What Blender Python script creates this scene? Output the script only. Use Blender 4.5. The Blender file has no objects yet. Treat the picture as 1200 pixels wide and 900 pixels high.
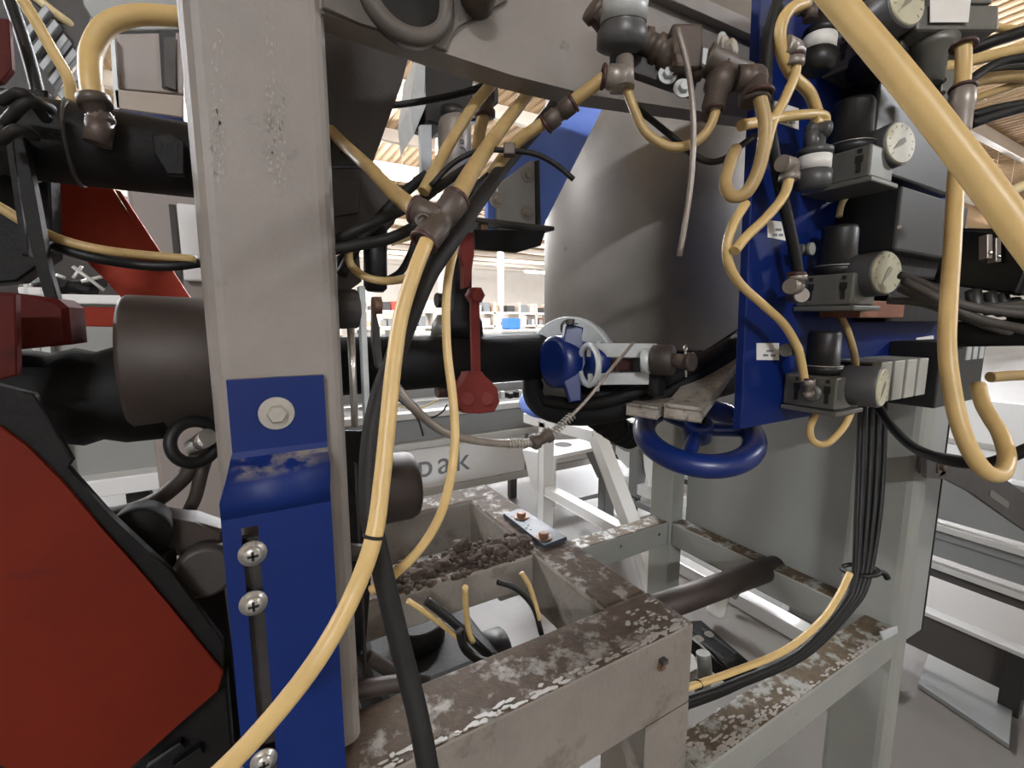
import bpy, bmesh, math, random
from mathutils import Vector as V, Matrix, noise
random.seed(7)
SC = bpy.context.scene
COL = SC.collection

# ------------------------------------------------------------------ camera, world, exposure
F = 540.0                                   # focal length in pixels of the 1200x900 frame
PITCH = math.atan(75 / 540.0)
YAW = math.radians(60)                      # camera heading from +X; +X and +Y follow the machine's edges
EYE = V((0, 0, 1.25))
cam_d = bpy.data.cameras.new('camera'); cam = bpy.data.objects.new('camera', cam_d); COL.objects.link(cam)
cam.location = EYE; cam.rotation_euler = (math.pi / 2 - PITCH, 0, YAW - math.pi / 2)
cam_d.sensor_width = 36; cam_d.lens = 36 * F / 1200; cam_d.clip_start = .01; cam_d.clip_end = 200
SC.camera = cam
SC.view_settings.view_transform = 'Standard'; SC.view_settings.look = 'None'
SC.view_settings.gamma = 1; SC.view_settings.exposure = 0.36
SC.view_settings.use_curve_mapping = False
SC.cycles.use_denoising = True; SC.cycles.max_bounces = 6; SC.cycles.sample_clamp_indirect = 4
W = bpy.data.worlds.new('hall_air'); SC.world = W; W.use_nodes = True
W.node_tree.nodes['Background'].inputs[0].default_value = (1, .95, .88, 1)
W.node_tree.nodes['Background'].inputs[1].default_value = .15
LAMP = 330.0                                 # brightness of the hall's ceiling lamps

FWD = V((math.cos(YAW) * math.cos(PITCH), math.sin(YAW) * math.cos(PITCH), -math.sin(PITCH)))
RT = V((math.sin(YAW), -math.cos(YAW), 0)); UP = RT.cross(FWD)
def ray(x, y): return FWD + RT * ((x - 600) / F) - UP * ((y - 450) / F)
PV = .31                                     # plane of the valve board's front face; at() with a negative depth stands that far in front of it
def at(x, y, d): return EYE + ray(x, y) * (d if d > 0 else (PV + d) / ray(x, y).y)
def onX(x, y, a): r = ray(x, y); return EYE + r * (a / r.x)
def onY(x, y, a): r = ray(x, y); return EYE + r * (a / r.y)
def onZ(x, y, a): r = ray(x, y); return EYE + r * ((a - EYE.z) / r.z)
X, Y, Z = V((1, 0, 0)), V((0, 1, 0)), V((0, 0, 1))

# ------------------------------------------------------------------ materials
def lin(h):
    h = h.lstrip('#'); c = [int(h[i:i + 2], 16) / 255 for i in (0, 2, 4)]
    return tuple(x / 12.92 if x <= .04045 else ((x + .055) / 1.055) ** 2.4 for x in c) + (1,)
def mat(name, hexc, rough=.5, metal=0, var=.18, scale=14, dirt=None, dirt_amt=0, top=None, top_amt=0, tscale=22, bump=.0, bscale=120, coat=0, emit=None, es=0, spec=None):
    m = bpy.data.materials.new(name); m.use_nodes = True
    nt = m.node_tree; N, L = nt.nodes, nt.links
    b = N['Principled BSDF']; b.inputs['Roughness'].default_value = rough; b.inputs['Metallic'].default_value = metal
    if spec is not None: b.inputs['Specular IOR Level'].default_value = spec
    if coat: b.inputs['Coat Weight'].default_value = coat; b.inputs['Coat Roughness'].default_value = .2
    c = lin(hexc)
    geo = N.new('ShaderNodeNewGeometry')
    def ns(sc, det=6):
        n = N.new('ShaderNodeTexNoise'); n.inputs['Scale'].default_value = sc; n.inputs['Detail'].default_value = det
        n.inputs['Roughness'].default_value = .65
        L.new(geo.outputs['Position'], n.inputs['Vector']); return n.outputs[0]
    def mr(s, a, bb, lo=0, hi=1):
        r = N.new('ShaderNodeMapRange'); r.inputs[1].default_value = a; r.inputs[2].default_value = bb
        r.inputs[3].default_value = lo; r.inputs[4].default_value = hi; L.new(s, r.inputs[0]); return r.outputs[0]
    def mix(fac, a, bcol):
        x = N.new('ShaderNodeMix'); x.data_type = 'RGBA'; L.new(fac, x.inputs[0])
        for s, i in ((a, 6), (bcol, 7)):
            if isinstance(s, tuple): x.inputs[i].default_value = s
            else: L.new(s, x.inputs[i])
        return x.outputs[2]
    col = c
    if var:
        lo = tuple(v * (1 - var) for v in c[:3]) + (1,); hi = tuple(min(1, v * (1 + var)) for v in c[:3]) + (1,)
        col = mix(mr(ns(scale), .3, .7), lo, hi)
    if dirt: col = mix(mr(ns(scale * 2.3, 9), .72 - .35 * dirt_amt, .82 - .2 * dirt_amt), col, lin(dirt))
    if top:
        sx = N.new('ShaderNodeSeparateXYZ'); L.new(geo.outputs['Normal'], sx.inputs[0])
        up = mr(sx.outputs[2], .55, .8)
        nn = mr(ns(tscale, 10), .62 - .3 * top_amt, .72 - .3 * top_amt)
        mu = N.new('ShaderNodeMath'); mu.operation = 'MULTIPLY'; L.new(up, mu.inputs[0]); L.new(nn, mu.inputs[1])
        col = mix(mu.outputs[0], col, mix(mr(ns(60, 8), .35, .65), lin(top), tuple(v * .55 for v in lin(top)[:3]) + (1,)))
        rr = N.new('ShaderNodeMapRange'); rr.inputs[3].default_value = rough; rr.inputs[4].default_value = .8
        L.new(mu.outputs[0], rr.inputs[0]); L.new(rr.outputs[0], b.inputs['Roughness'])
    if isinstance(col, tuple): b.inputs['Base Color'].default_value = col
    else: L.new(col, b.inputs['Base Color'])
    if bump:
        bp = N.new('ShaderNodeBump'); bp.inputs['Strength'].default_value = bump; bp.inputs['Distance'].default_value = .002
        L.new(ns(bscale), bp.inputs['Height']); L.new(bp.outputs[0], b.inputs['Normal'])
    if emit: b.inputs['Emission Color'].default_value = lin(emit); b.inputs['Emission Strength'].default_value = es
    return m
M = dict(
    paint=mat('dirty_grey_paint', '#7f7973', .5, 0, .12, 9, '#4b443d', .26, '#4a3f37', .6, bump=.25, bscale=260),
    worn=mat('worn_grey_paint', '#79736b', .55, 0, .14, 8, '#4a4038', .5, '#463625', .8, 34, bump=.6, bscale=140),
    pale=mat('pale_machine_paint', '#84857f', .45, 0, .08, 7, '#5d574c', .16, '#52442f', .72, 34, bump=.3, bscale=150),
    grey=mat('cabinet_grey', '#8a8c89', .45, 0, .05, 4, top='#5b5149', top_amt=.6),
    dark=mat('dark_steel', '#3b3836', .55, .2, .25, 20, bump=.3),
    dirtydark=mat('greasy_black_steel', '#0c0b0b', .6, 0, .4, 30, '#241d1a', .3, bump=.6, bscale=90, spec=.25),
    blue=mat('blue_paint', '#04205c', .5, 0, .1, 12, '#1a2140', .12, '#8d8680', .55, tscale=30, spec=.3),
    blueb=mat('light_and_lit_blue', '#7296f2', .45, 0, .08, 14, '#3d5cb0', .15),  # gusset's strong light put into its blue; also the light blue handwheel
    navy=mat('panel_blue', '#031c58', .55, 0, .08, 10, spec=.2),
    red=mat('red_paint', '#5c1706', .65, 0, .15, 10, '#45160f', .2, spec=.2),
    redv=mat('valve_red', '#661b14', .75, 0, .12, 30, '#5b1a14', .2),
    black=mat('black_rubber', '#0f0f0f', .5, 0, .25, 30, spec=.35),
    cable=mat('dusty_black_cable', '#1b1a19', .6, 0, .3, 35, '#35302d', .2, spec=.3),
    boot=mat('black_rubber_boot', '#0a0a0a', .65, 0, .3, 25, bump=.4, spec=.25),
    hose=mat('yellow_hose', '#c6a970', .4, 0, .08, 45, '#a5813f', .2),
    hosed=mat('shaded_dusty_yellow_hose', '#ab9160', .45, 0, .12, 45, '#7d6234', .3),  # darker than the yellow hose; shading of the upper hoses put into the colour
    hosep=mat('pale_hose', '#e0cfa0', .4, 0, .05, 45),
    fit=mat('brown_fitting', '#50463f', .5, .3, .2, 60, '#322925', .3),
    fitl=mat('grey_fitting', '#8d857d', .4, .4, .15, 60),
    maroon=mat('maroon_ring', '#3c221d', .5, 0, .1, 40),
    steel=mat('zinc_steel', '#b3b0a8', .35, .6, .12, 40),
    chrome=mat('bright_steel', '#d4d2cd', .22, .9, .05, 40),
    plate=mat('galvanised_plate', '#b6bab9', .4, .2, .12, 30),
    vessel=mat('rolled_steel_shell', '#86817a', .5, .35, .14, 6, '#57504a', .1),
    alu=mat('cast_aluminium', '#6c6c66', .45, .4, .12, 50),
    block=mat('black_valve_plastic', '#171717', .45, 0, .15, 40),
    gaugec=mat('gauge_case', '#4a4a4b', .4, .1, .1, 50),
    face=mat('gauge_face', '#b5b197', .35, 0, .06, 40),
    white=mat('sticker_white', '#dcdad4', .5, 0, .04, 40),
    ink=mat('ink', '#1c1b1b', .6, 0, 0),
    inkg=mat('grey_ink', '#74767a', .6, 0, 0),
    brown=mat('rusty_sleeve', '#372f2a', .55, .25, .2, 18, '#35302d', .3),
    rust=mat('rusty_bolt', '#6f5443', .6, .5, .3, 60),
    slab=mat('scraped_bar', '#9b958b', .45, .4, .25, 50, '#4b423b', .5),
    dirt=mat('dry_dirt', '#41352d', .95, 0, .45, 60, '#7a6757', .2, bump=1, bscale=200),
    bluesteel=mat('blued_plate', '#2c343c', .5, .1, .15, 30),
    copper=mat('copper_block', '#8a5a44', .5, .4, .2, 50),
    floor=mat('concrete_floor', '#5f5c58', .42, 0, .12, 1.3, '#7f776d', .15),
    ceil=mat('tan_roof_deck', '#e2c7a2', .8, 0, .08, 2),
    ceilrib=mat('roof_deck_rib', '#a58a68', .8, 0, .08, 2),
    beamw=mat('white_roof_steel', '#d8cdbf', .6, 0, .04, 2),
    wall=mat('hall_wall', '#cfc6ba', .8, 0, .05, 1),
    conv=mat('light_conveyor_panel', '#e2e3e2', .4, 0, .04, 3),
    convd=mat('conveyor_frame_grey', '#7d7f7f', .4, .2, .06, 3),
    rail=mat('bright_rail', '#c0c0bd', .3, .3, .04, 3),
    trestle=mat('white_trestle_paint', '#d6d7d4', .4, 0, .05, 4, '#8f8a80', .1),
    shelfb=mat('far_carton', '#b89578', .7, 0, .2, 3),
    shelfr=mat('far_red_crate', '#b03a2c', .6, 0, .1, 3),
    shelfl=mat('far_blue_crate', '#3b78d0', .6, 0, .1, 3),
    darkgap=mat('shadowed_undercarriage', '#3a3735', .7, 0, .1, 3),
    beige=mat('beige_strip', '#9b8f83', .5, 0, .1, 10),
    alul=mat('light_cast_aluminium', '#a3a39b', .45, .2, .1, 50),
    cabled=mat('grey_dusty_cable', '#45413d', .6, 0, .25, 40),
    redb=mat('brace_red', '#8a2810', .6, 0, .12, 10, '#5a180c', .15, spec=.25),
    facep=mat('gauge_print', '#7d7a68', .5, 0, 0),
    bluew=mat('handwheel_blue', '#0a2360', .35, 0, .12, 14, '#10151f', .25),
    greyish=mat('dark_cast_paint', '#57514b', .55, 0, .2, 14, '#332d29', .3, bump=.3),
    redd=mat('greasy_red_paint', '#430d06', .65, 0, .3, 14, '#1c0a08', .5, spec=.2),
    scuff=mat('scuffed_paint', '#918c85', .5, 0, .05, 30),
    pinkg=mat('pinkish_grey_panel', '#8b827d', .5, 0, .05, 4),
    addsheet=mat('added_pale_sheet', '#6d6a67', .5, 0, .08, 10, '#7d7873', .1),
    lamp=mat('lamp_tube', '#ffffff', .5, 0, 0, emit='#f6f9ff', es=LAMP),
    lampfar=mat('lamp_lens', '#ffffff', .5, 0, 0, emit='#fff3e4', es=LAMP),
)

# ------------------------------------------------------------------ mesh building
ORI = {}
def nb(): return bmesh.new()
def add_box(bm, a, b, bev=0, seg=2):
    a, b = V(a), V(b); lo = V(map(min, a, b)); hi = V(map(max, a, b))
    r = bmesh.ops.create_cube(bm, size=1)
    for v in r['verts']:
        v.co = V(lo[i] + (v.co[i] + .5) * (hi[i] - lo[i]) for i in range(3))
    if bev:
        es = list({e for v in r['verts'] for e in v.link_edges})
        bmesh.ops.bevel(bm, geom=es, offset=bev, segments=seg, profile=.5, affect='EDGES')
    return bm
def basis(d, upv=None):
    d = d.normalized(); u = upv or (Z if abs(d.z) < .9 else X)
    a = u.cross(d).normalized(); return a, d.cross(a)
def add_obox(bm, c, ax, ay, az, bev=0, seg=2):
    """box with centre c and half-extent vectors ax, ay, az"""
    r = bmesh.ops.create_cube(bm, size=2)
    for v in r['verts']: v.co = V(c) + ax * v.co.x + ay * v.co.y + az * v.co.z
    if bev:
        es = list({e for v in r['verts'] for e in v.link_edges})
        bmesh.ops.bevel(bm, geom=es, offset=bev, segments=seg, profile=.5, affect='EDGES')
def add_lathe(bm, p0, d, prof, n=20, cap=True):
    """prof: list of (distance along d, radius)"""
    d = V(d).normalized(); a, b = basis(d); rings = []
    for t, r in prof:
        rings.append([bm.verts.new(V(p0) + d * t + (a * math.cos(2 * math.pi * k / n) + b * math.sin(2 * math.pi * k / n)) * max(r, 1e-5)) for k in range(n)])
    for q in range(len(rings) - 1):
        for k in range(n):
            f = bm.faces.new((rings[q][k], rings[q][(k + 1) % n], rings[q + 1][(k + 1) % n], rings[q + 1][k])); f.smooth = True
    if cap:
        for rg in (rings[0][::-1], rings[-1]):
            try: bm.faces.new(rg)
            except ValueError: pass
def add_cyl(bm, p0, p1, r, n=20, bev=0):
    p0, p1 = V(p0), V(p1); d = p1 - p0; l = d.length
    add_lathe(bm, p0, d, [(0, r - bev), (bev, r), (l - bev, r), (l, r - bev)] if bev else [(0, r), (l, r)], n)
def spline(pts, step=5):
    out = []
    P = [pts[0] * 2 - pts[1]] + pts + [pts[-1] * 2 - pts[-2]]
    for i in range(1, len(P) - 2):
        for k in range(step):
            t = k / step; a, b, c, d = P[i - 1:i + 3]
            out.append(.5 * (2 * b + (c - a) * t + (2 * a - 5 * b + 4 * c - d) * t * t + (3 * b - a - 3 * c + d) * t ** 3))
    out.append(pts[-1]); return out
def add_tube(bm, pts, r, n=10, step=5, wob=0):
    pts = [V(p) for p in pts]
    if len(pts) > 2: pts = spline(pts, step)
    a = None; rings = []
    for i, p in enumerate(pts):
        d = (pts[min(i + 1, len(pts) - 1)] - pts[max(i - 1, 0)]).normalized()
        if a is None: a, _ = basis(d)
        a = (a - d * a.dot(d)).normalized(); b = d.cross(a)
        rr = r(i / (len(pts) - 1)) if callable(r) else r
        if wob: rr *= 1 + wob * noise.noise(p * 60)
        rings.append([bm.verts.new(p + (a * math.cos(2 * math.pi * k / n) + b * math.sin(2 * math.pi * k / n)) * rr) for k in range(n)])
    for q in range(len(rings) - 1):
        for k in range(n):
            f = bm.faces.new((rings[q][k], rings[q][(k + 1) % n], rings[q + 1][(k + 1) % n], rings[q + 1][k])); f.smooth = True
    bm.faces.new(rings[0][::-1]); bm.faces.new(rings[-1])
def add_slab(bm, pts, th, bev=0):
    """solid plate: outline pts (3-D, one plane) pushed along th"""
    th = V(th); n = len(pts)
    a = [bm.verts.new(V(p)) for p in pts]; b = [bm.verts.new(V(p) + th) for p in pts]
    fs = [bm.faces.new(a), bm.faces.new(b[::-1])] + [bm.faces.new((a[k], b[k], b[(k + 1) % n], a[(k + 1) % n])) for k in range(n)]
    if bev:
        es = [e for e in fs[0].edges] + [e for e in fs[1].edges]
        bmesh.ops.bevel(bm, geom=es, offset=bev, segments=1, profile=.5, affect='EDGES')
def add_torus(bm, c, ax, R, r, n=40, m=12, a0=0, a1=2 * math.pi, upv=None):
    a, b = basis(V(ax), upv); full = abs(a1 - a0 - 2 * math.pi) < 1e-6; rings = []
    cnt = n if full else n + 1
    for i in range(cnt):
        t = a0 + (a1 - a0) * i / n; rd = a * math.cos(t) + b * math.sin(t)
        rings.append([bm.verts.new(V(c) + rd * (R + r * math.cos(2 * math.pi * k / m)) + V(ax).normalized() * r * math.sin(2 * math.pi * k / m)) for k in range(m)])
    for i in range(n):
        p, q = rings[i], rings[(i + 1) % cnt]
        for k in range(m):
            f = bm.faces.new((p[k], p[(k + 1) % m], q[(k + 1) % m], q[k])); f.smooth = True
    if not full: bm.faces.new(rings[0]); bm.faces.new(rings[-1][::-1])
def add_ball(bm, c, r, sub=2, jit=0, sq=(1, 1, 1)):
    res = bmesh.ops.create_icosphere(bm, subdivisions=sub, radius=1); off = V((random.random() * 50, random.random() * 50, 0))
    for v in res['verts']:
        k = 1 + jit * noise.noise(v.co * 1.7 + off) * 1.6
        v.co = V(c) + V((v.co.x * sq[0], v.co.y * sq[1], v.co.z * sq[2])) * r * k
def obj(name, bm, m, parent=None, label=None, smooth=False):
    bmesh.ops.recalc_face_normals(bm, faces=bm.faces)
    me = bpy.data.meshes.new(name)
    if parent is not None: o0 = ORI[parent.name]
    else:
        xs = [v.co for v in bm.verts]
        lo = V(min(c[i] for c in xs) for i in range(3)); hi = V(max(c[i] for c in xs) for i in range(3))
        o0 = V(((lo.x + hi.x) / 2, (lo.y + hi.y) / 2, lo.z))
    bmesh.ops.translate(bm, verts=bm.verts, vec=-o0)
    if smooth:
        for f in bm.faces: f.smooth = True
    bm.to_mesh(me); bm.free(); me.materials.append(M[m])
    o = bpy.data.objects.new(name, me); COL.objects.link(o); ORI[o.name] = o0
    if parent is not None: o.parent = parent
    else: o.location = o0
    if label: o['label'] = label
    return o
def tag(o, label, cat, group=None, kind=None):
    o['label'] = label; o['category'] = cat
    if group: o['group'] = group
    if kind: o['kind'] = kind
    return o
def thing(name, loc, label, cat, group=None):
    o = bpy.data.objects.new(name, None); COL.objects.link(o); o.location = V(loc); o.empty_display_size = .02
    ORI[o.name] = V(loc); return tag(o, label, cat, group)
def struct(name, bm, m, parent=None):
    o = obj(name, bm, m, parent)
    if parent is None: o['kind'] = 'structure'
    return o
def B(name, a, b, m, p, bev=.002, label=None): return obj(name, add_box(nb(), a, b, bev), m, p, label)
def CY(name, p0, p1, r, m, p, n=20, bev=0, label=None):
    bm = nb(); add_cyl(bm, p0, p1, r, n, bev); return obj(name, bm, m, p, label)
def SL(name, pts, th, m, p=None, bev=0, label=None):
    bm = nb(); add_slab(bm, pts, th, bev); return obj(name, bm, m, p, label)
def TB(name, pts, r, m, p=None, n=10, label=None):
    bm = nb(); add_tube(bm, pts, r, n); return obj(name, bm, m, p, label)
def px(*q): return [at(*t) for t in q]
def hexbolt(p, d, r, parent, m='steel', washer=True, name='bolt', wm=None):
    """washer + hex head standing on surface point p along d"""
    d = V(d).normalized(); bm = nb()
    if washer: add_lathe(bm, p, d, [(0, r * 1.75), (r * .25, r * 1.75)], 24)
    add_lathe(bm, V(p) + d * r * .25, d, [(0, r), (r * .75, r), (r * .9, r * .85)], 6)
    for f in bm.faces: f.smooth = False
    return obj(name, bm, m, parent)

# ------------------------------------------------------------------ the hall
HX0, HX1, HY0, HY1, HZ = -14, 44, -12, 40, 6.2
struct('floor', add_box(nb(), (HX0, HY0, -.1), (HX1, HY1, 0)), 'floor')
ceiling = struct('ceiling', add_box(nb(), (HX0, HY0, HZ), (HX1, HY1, HZ + .1)), 'ceil')
rib0 = obj('deck_rib', add_box(nb(), (HX0, HY0, HZ - .035), (HX0 + .07, HY1, HZ)), 'ceilrib', ceiling)
for k in range(1, 241):
    rib = rib0.copy(); COL.objects.link(rib); rib.parent = ceiling; rib.location.x = k * .24
y = HY0 + 1.2
while y < HY1:
    B('roof_beam', (HX0, y, HZ - .34), (HX1, y + .16, HZ - .035), 'beamw', ceiling, 0); y += 2.6
struct('wall_front', add_box(nb(), (HX0, HY1, 0), (HX1, HY1 + .2, HZ)), 'wall')
struct('wall_back', add_box(nb(), (HX0, HY0 - .2, 0), (HX1, HY0, HZ)), 'wall')
struct('wall_left', add_box(nb(), (HX0 - .2, HY0, 0), (HX0, HY1, HZ)), 'wall')
struct('wall_right', add_box(nb(), (HX1, HY0, 0), (HX1 + .2, HY1, HZ)), 'wall')
for i, (cx, cy) in enumerate(((4.6, 11.5), (5.1, 22), (-2.5, 12), (12, 11.5), (12, 22), (20, 11.5), (20, 22), (26, 5), (30, 14))):
    struct('pillar_%d' % (i + 1), add_box(nb(), (cx - .12, cy - .12, 0), (cx + .12, cy + .12, HZ), .01), 'beamw')
for lx, ly in [(-3.5, -7), (9, -5)] + [(a, b) for b in (5.2, 12.5, 21, 31) for a in (-6, 3.2, 11, 20, 31)]:  # first two are out of view, placed to light the machine's front
    if 1:
        t = thing('ceiling_lamp', (lx, ly, 4.9), 'long bright strip lamp hung below the tan roof deck', 'lamp', 'strip lamps under the hall roof')
        B('lens', (lx - .9, ly - .10, 4.9), (lx + .9, ly + .10, 5.02), 'lamp', t, 0)
        B('housing', (lx - .95, ly - .13, 5.025), (lx + .95, ly + .13, 5.06), 'beamw', t, .01)
        for s in (-.7, .7): CY('hanger', (lx + s, ly, 5.06), (lx + s, ly, HZ - .03), .008, 'beamw', t, 6)

def PYY(v, *q): return [onY(a, b, v) for a, b in q]
# ------------------------------------------------------------------ portal frame: column, overhead beam
PF = thing('portal_frame', (.02, .45, 0), 'dirty grey painted steel portal of square column and overhead beam', 'machine frame')
obj('column', add_box(nb(), (-.0245, .40, 0), (.070, .50, 2.1), .013, 4), 'paint', PF)
yv = .402
SL('beam', [onY(372, -60, yv), onY(372, 12, yv), onY(470, 44, yv), onY(520, 62, yv), onY(600, 88, yv), onY(690, 111, yv), onY(893, 141, yv), onY(1000, 160, yv), onY(1000, 60, yv), onY(790, -2, yv), onY(700, -60, yv)], Y * .028, 'paint', PF, .003)
SL('beam_flange', [onY(755, -14, .39), onY(893, 46, .39), onY(1000, 92, .39), onY(1000, 72, .39), onY(893, 28, .39), onY(800, -14, .39)], Y * .05, 'paint', PF, .001)
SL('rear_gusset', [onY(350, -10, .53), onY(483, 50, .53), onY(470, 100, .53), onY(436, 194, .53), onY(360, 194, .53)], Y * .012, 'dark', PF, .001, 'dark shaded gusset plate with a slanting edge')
bm = nb()
c = onY(474, -6, .40)
add_lathe(bm, c - Y * .0, -Y, [(0, .040), (.008, .040), (.012, .036), (.012, .0285), (.002, .0285)], 32)
obj('pipe_socket', bm, 'greyish', PF)
CY('socket_bore', c - Y * .0025, c - Y * .004, .0285, 'black', PF, 32)
c = onY(558, 2, .40)
bm = nb(); add_lathe(bm, c, V((-.35, -1, .1)), [(0, .016), (.03, .016), (.03, .011), (.01, .011)], 20); obj('pipe_stub', bm, 'fit', PF)
SL('corner_casting', PYY(.4015, (372, -60), (377, 12), (420, 30), (470, 45), (522, 62), (524, 45), (534, 32), (592, 4), (610, -60)), -Y * .004, 'greyish', PF, .001, 'dark grimy corner casting')  # thin dark slab over the beam's upper left end
# scuffed white flakes on the column face
bm = nb(); rnd = random.Random(3)
for (x0, x1, y0, y1, n) in ((246, 264, 20, 215, 34), (248, 262, 120, 215, 46), (312, 322, 5, 215, 60), (326, 334, 70, 220, 45)):
    for k in range(n):
        a = rnd.uniform(x0, x1) + (rnd.random() - .5) * 3; b = y0 + (y1 - y0) * rnd.random() ** .8
        p = onY(a, b, .3998); w, h = rnd.uniform(.0003, .0010), rnd.uniform(.0006, .0032)
        ang = rnd.uniform(-.35, .35); ex = V((math.cos(ang), 0, math.sin(ang))); ez = V((-math.sin(ang), 0, math.cos(ang)))
        q = [p + ex * w * math.cos(t) * rnd.uniform(.5, 1.1) + ez * h * math.sin(t) * rnd.uniform(.5, 1.1) for t in [i * math.pi / 3 for i in range(6)]]
        add_slab(bm, q, -Y * .0002)
o = obj('paint_scuff', bm, 'scuff', PF); o['kind'] = 'stuff'

# blue joggled bracket bolted on the column
BR = thing('blue_bracket', onY(325, 895, .385), 'blue stepped steel bracket bolted to the grey column, with a long slot', 'bracket')
bm = nb()
up0, up1 = onY(265, 447, .392), onY(380, 447, .392)
prof = [(1.2065, .392), (1.152, .392), (1.1475, .3905), (1.145, .386), (1.1405, .3765), (1.137, .3725), (1.131, .3695), (1.122, .3685), (1.110, .3685)]
rows = []
for i, (z, v) in enumerate(prof):
    t = min(1, max(0, (1.152 - z) / .03)); x0 = -.0140 - .0095 * t; x1 = .0525 - .003 * t
    rows.append([V((x0, v, z)), V((x1, v, z)), V((x1, v + .0075, z - .002 * (0 < i < 6))), V((x0, v + .0075, z - .002 * (0 < i < 6)))])
vs = [[bm.verts.new(p) for p in r] for r in rows]
for i in range(len(vs) - 1):
    for k in range(4):
        f = bm.faces.new((vs[i][k], vs[i][(k + 1) % 4], vs[i + 1][(k + 1) % 4], vs[i + 1][k])); f.smooth = (k == 0 and i > 2)
bm.faces.new(vs[0]); bm.faces.new(vs[-1][::-1])
s0, s1 = onY(289, 700, .3685).x, onY(309, 700, .3685).x
add_box(bm, (-.0235, .3685, .80), (s0, .376, 1.110)); add_box(bm, (s1, .3685, .80), (.0495, .376, 1.110))
add_box(bm, (s0, .3685, onY(300, 616, .3685).z), (s1, .376, 1.110))
obj('bracket_plate', bm, 'blue', BR)
B('spacer_bar', (s0 - .004, .377, .80), (s1 + .004, .384, 1.09), 'dark', BR, 0)
hexbolt(onY(324, 484, .392), -Y, .0072, BR, 'steel')
for q in ((296, 648), (297, 706), (309, 890)):
    p = onY(q[0], q[1], .3685); bm = nb()
    add_lathe(bm, p, -Y, [(0, .0095), (.0015, .0095), (.002, .007), (.004, .0065), (.0058, .0045), (.0064, .0015)], 24)
    s = obj('screw', bm, 'steel', BR)
    bm = nb(); add_box(bm, p + V((-.0035, -.0068, -.0009)), p + V((.0035, -.0055, .0009))); add_box(bm, p + V((-.0009, -.0068, -.0035)), p + V((.0009, -.0055, .0035)))
    obj('cross_recess', bm, 'ink', s)

# guide hardware on the column's far side
GD = thing('guide_hardware', onY(420, 600, .47), 'grey flat guide bar with bolts and a bright rod behind the column', 'guide')
B('flat_bar', onY(421, 335, .455) , onY(437, 545, .455) + Y * .012, 'plate', GD, .001)
B('lower_bar', onY(402, 600, .46), onY(416, 900, .46) + Y * .012, 'worn', GD, .001)
SL('backing', PYY(.52, (392, 505), (434, 505), (440, 560), (437, 650), (428, 770), (392, 770)), Y * .006, 'dirtydark', GD, .001)
B('lower_strip', onY(418, 545, .46), onY(430, 800, .46) + Y * .012, 'brown', GD, .001)
CY('rod', onY(411, 385, .45), onY(416, 500, .45), .0034, 'chrome', GD, 14)
CY('bush', onY(392, 362, .47), onY(419, 362, .47), .019, 'dark', GD, 20, .002)
CY('nut', onY(437, 358, .462), onY(446, 358, .462), .0095, 'rust', GD, 6)
CY('lower_pin', onY(388, 645, .45), onY(425, 648, .45), .0085, 'brown', GD, 16, .001)
CY('foot_pin', onY(396, 812, .45), onY(472, 800, .45), .009, 'brown', GD, 16, .002)
CY('damper', onY(440, 262, .52), onY(440, 342, .52), .0125, 'black', GD, 20, .004)
SL('side_cheek', [onY(395, 300, .5), onY(420, 285, .5), onY(424, 330, .5), onY(396, 350, .5)], Y * .02, 'dark', GD, .001)
SL('lever', [onY(437, 350, .49), onY(445, 385, .49), onY(450, 440, .49), onY(441, 430, .49), onY(437, 400, .49)], Y * .01, 'dark', GD, .001)

# shaded machine block between column and beam
SB = thing('sensor_block', onY(430, 290, .53), 'dark grey stepped block in the shade right of the column, under the gusset', 'machine part')
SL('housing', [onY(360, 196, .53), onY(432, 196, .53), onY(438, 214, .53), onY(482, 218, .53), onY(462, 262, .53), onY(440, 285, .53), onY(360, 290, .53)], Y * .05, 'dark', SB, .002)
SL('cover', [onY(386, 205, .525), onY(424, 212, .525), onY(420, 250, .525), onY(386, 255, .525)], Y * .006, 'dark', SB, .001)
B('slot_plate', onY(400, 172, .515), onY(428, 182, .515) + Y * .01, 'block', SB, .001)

# ------------------------------------------------------------------ lower base frame
Z1 = .862
BF = thing('base_frame', (.3, .65, 0), 'worn grey square-tube base frame caked with brown dirt on its top faces', 'machine frame')
B('front_rail', (-.02, .357, .748), (.478, .437, Z1), 'worn', BF, .003, 'front rail with flaking paint and dirt along its top edge')
B('side_rail', (.398, .4375, .760), (.478, .90, Z1 - .0005), 'worn', BF, .006)
B('rear_rail', (-.02, .8705, .760), (.478, .95, Z1), 'worn', BF, .006)
B('cross_rail', (-.02, .612, .800), (.3975, .690, Z1 - .001), 'worn', BF, .006)
B('corner_post', (.398, .3575, 0), (.4775, .437, .7479), 'worn', BF, .0004)
B('inner_post', (.02, .8705, 0), (.10, .95, .7595), 'worn', BF, .006)
p = onY(775, 780, .357)
hexbolt(p, -Y, .0042, BF, 'rust')
B('lug', p + V((-.006, -.008, .006)), p + V((.004, 0, .012)), 'dark', BF, .001)

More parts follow.
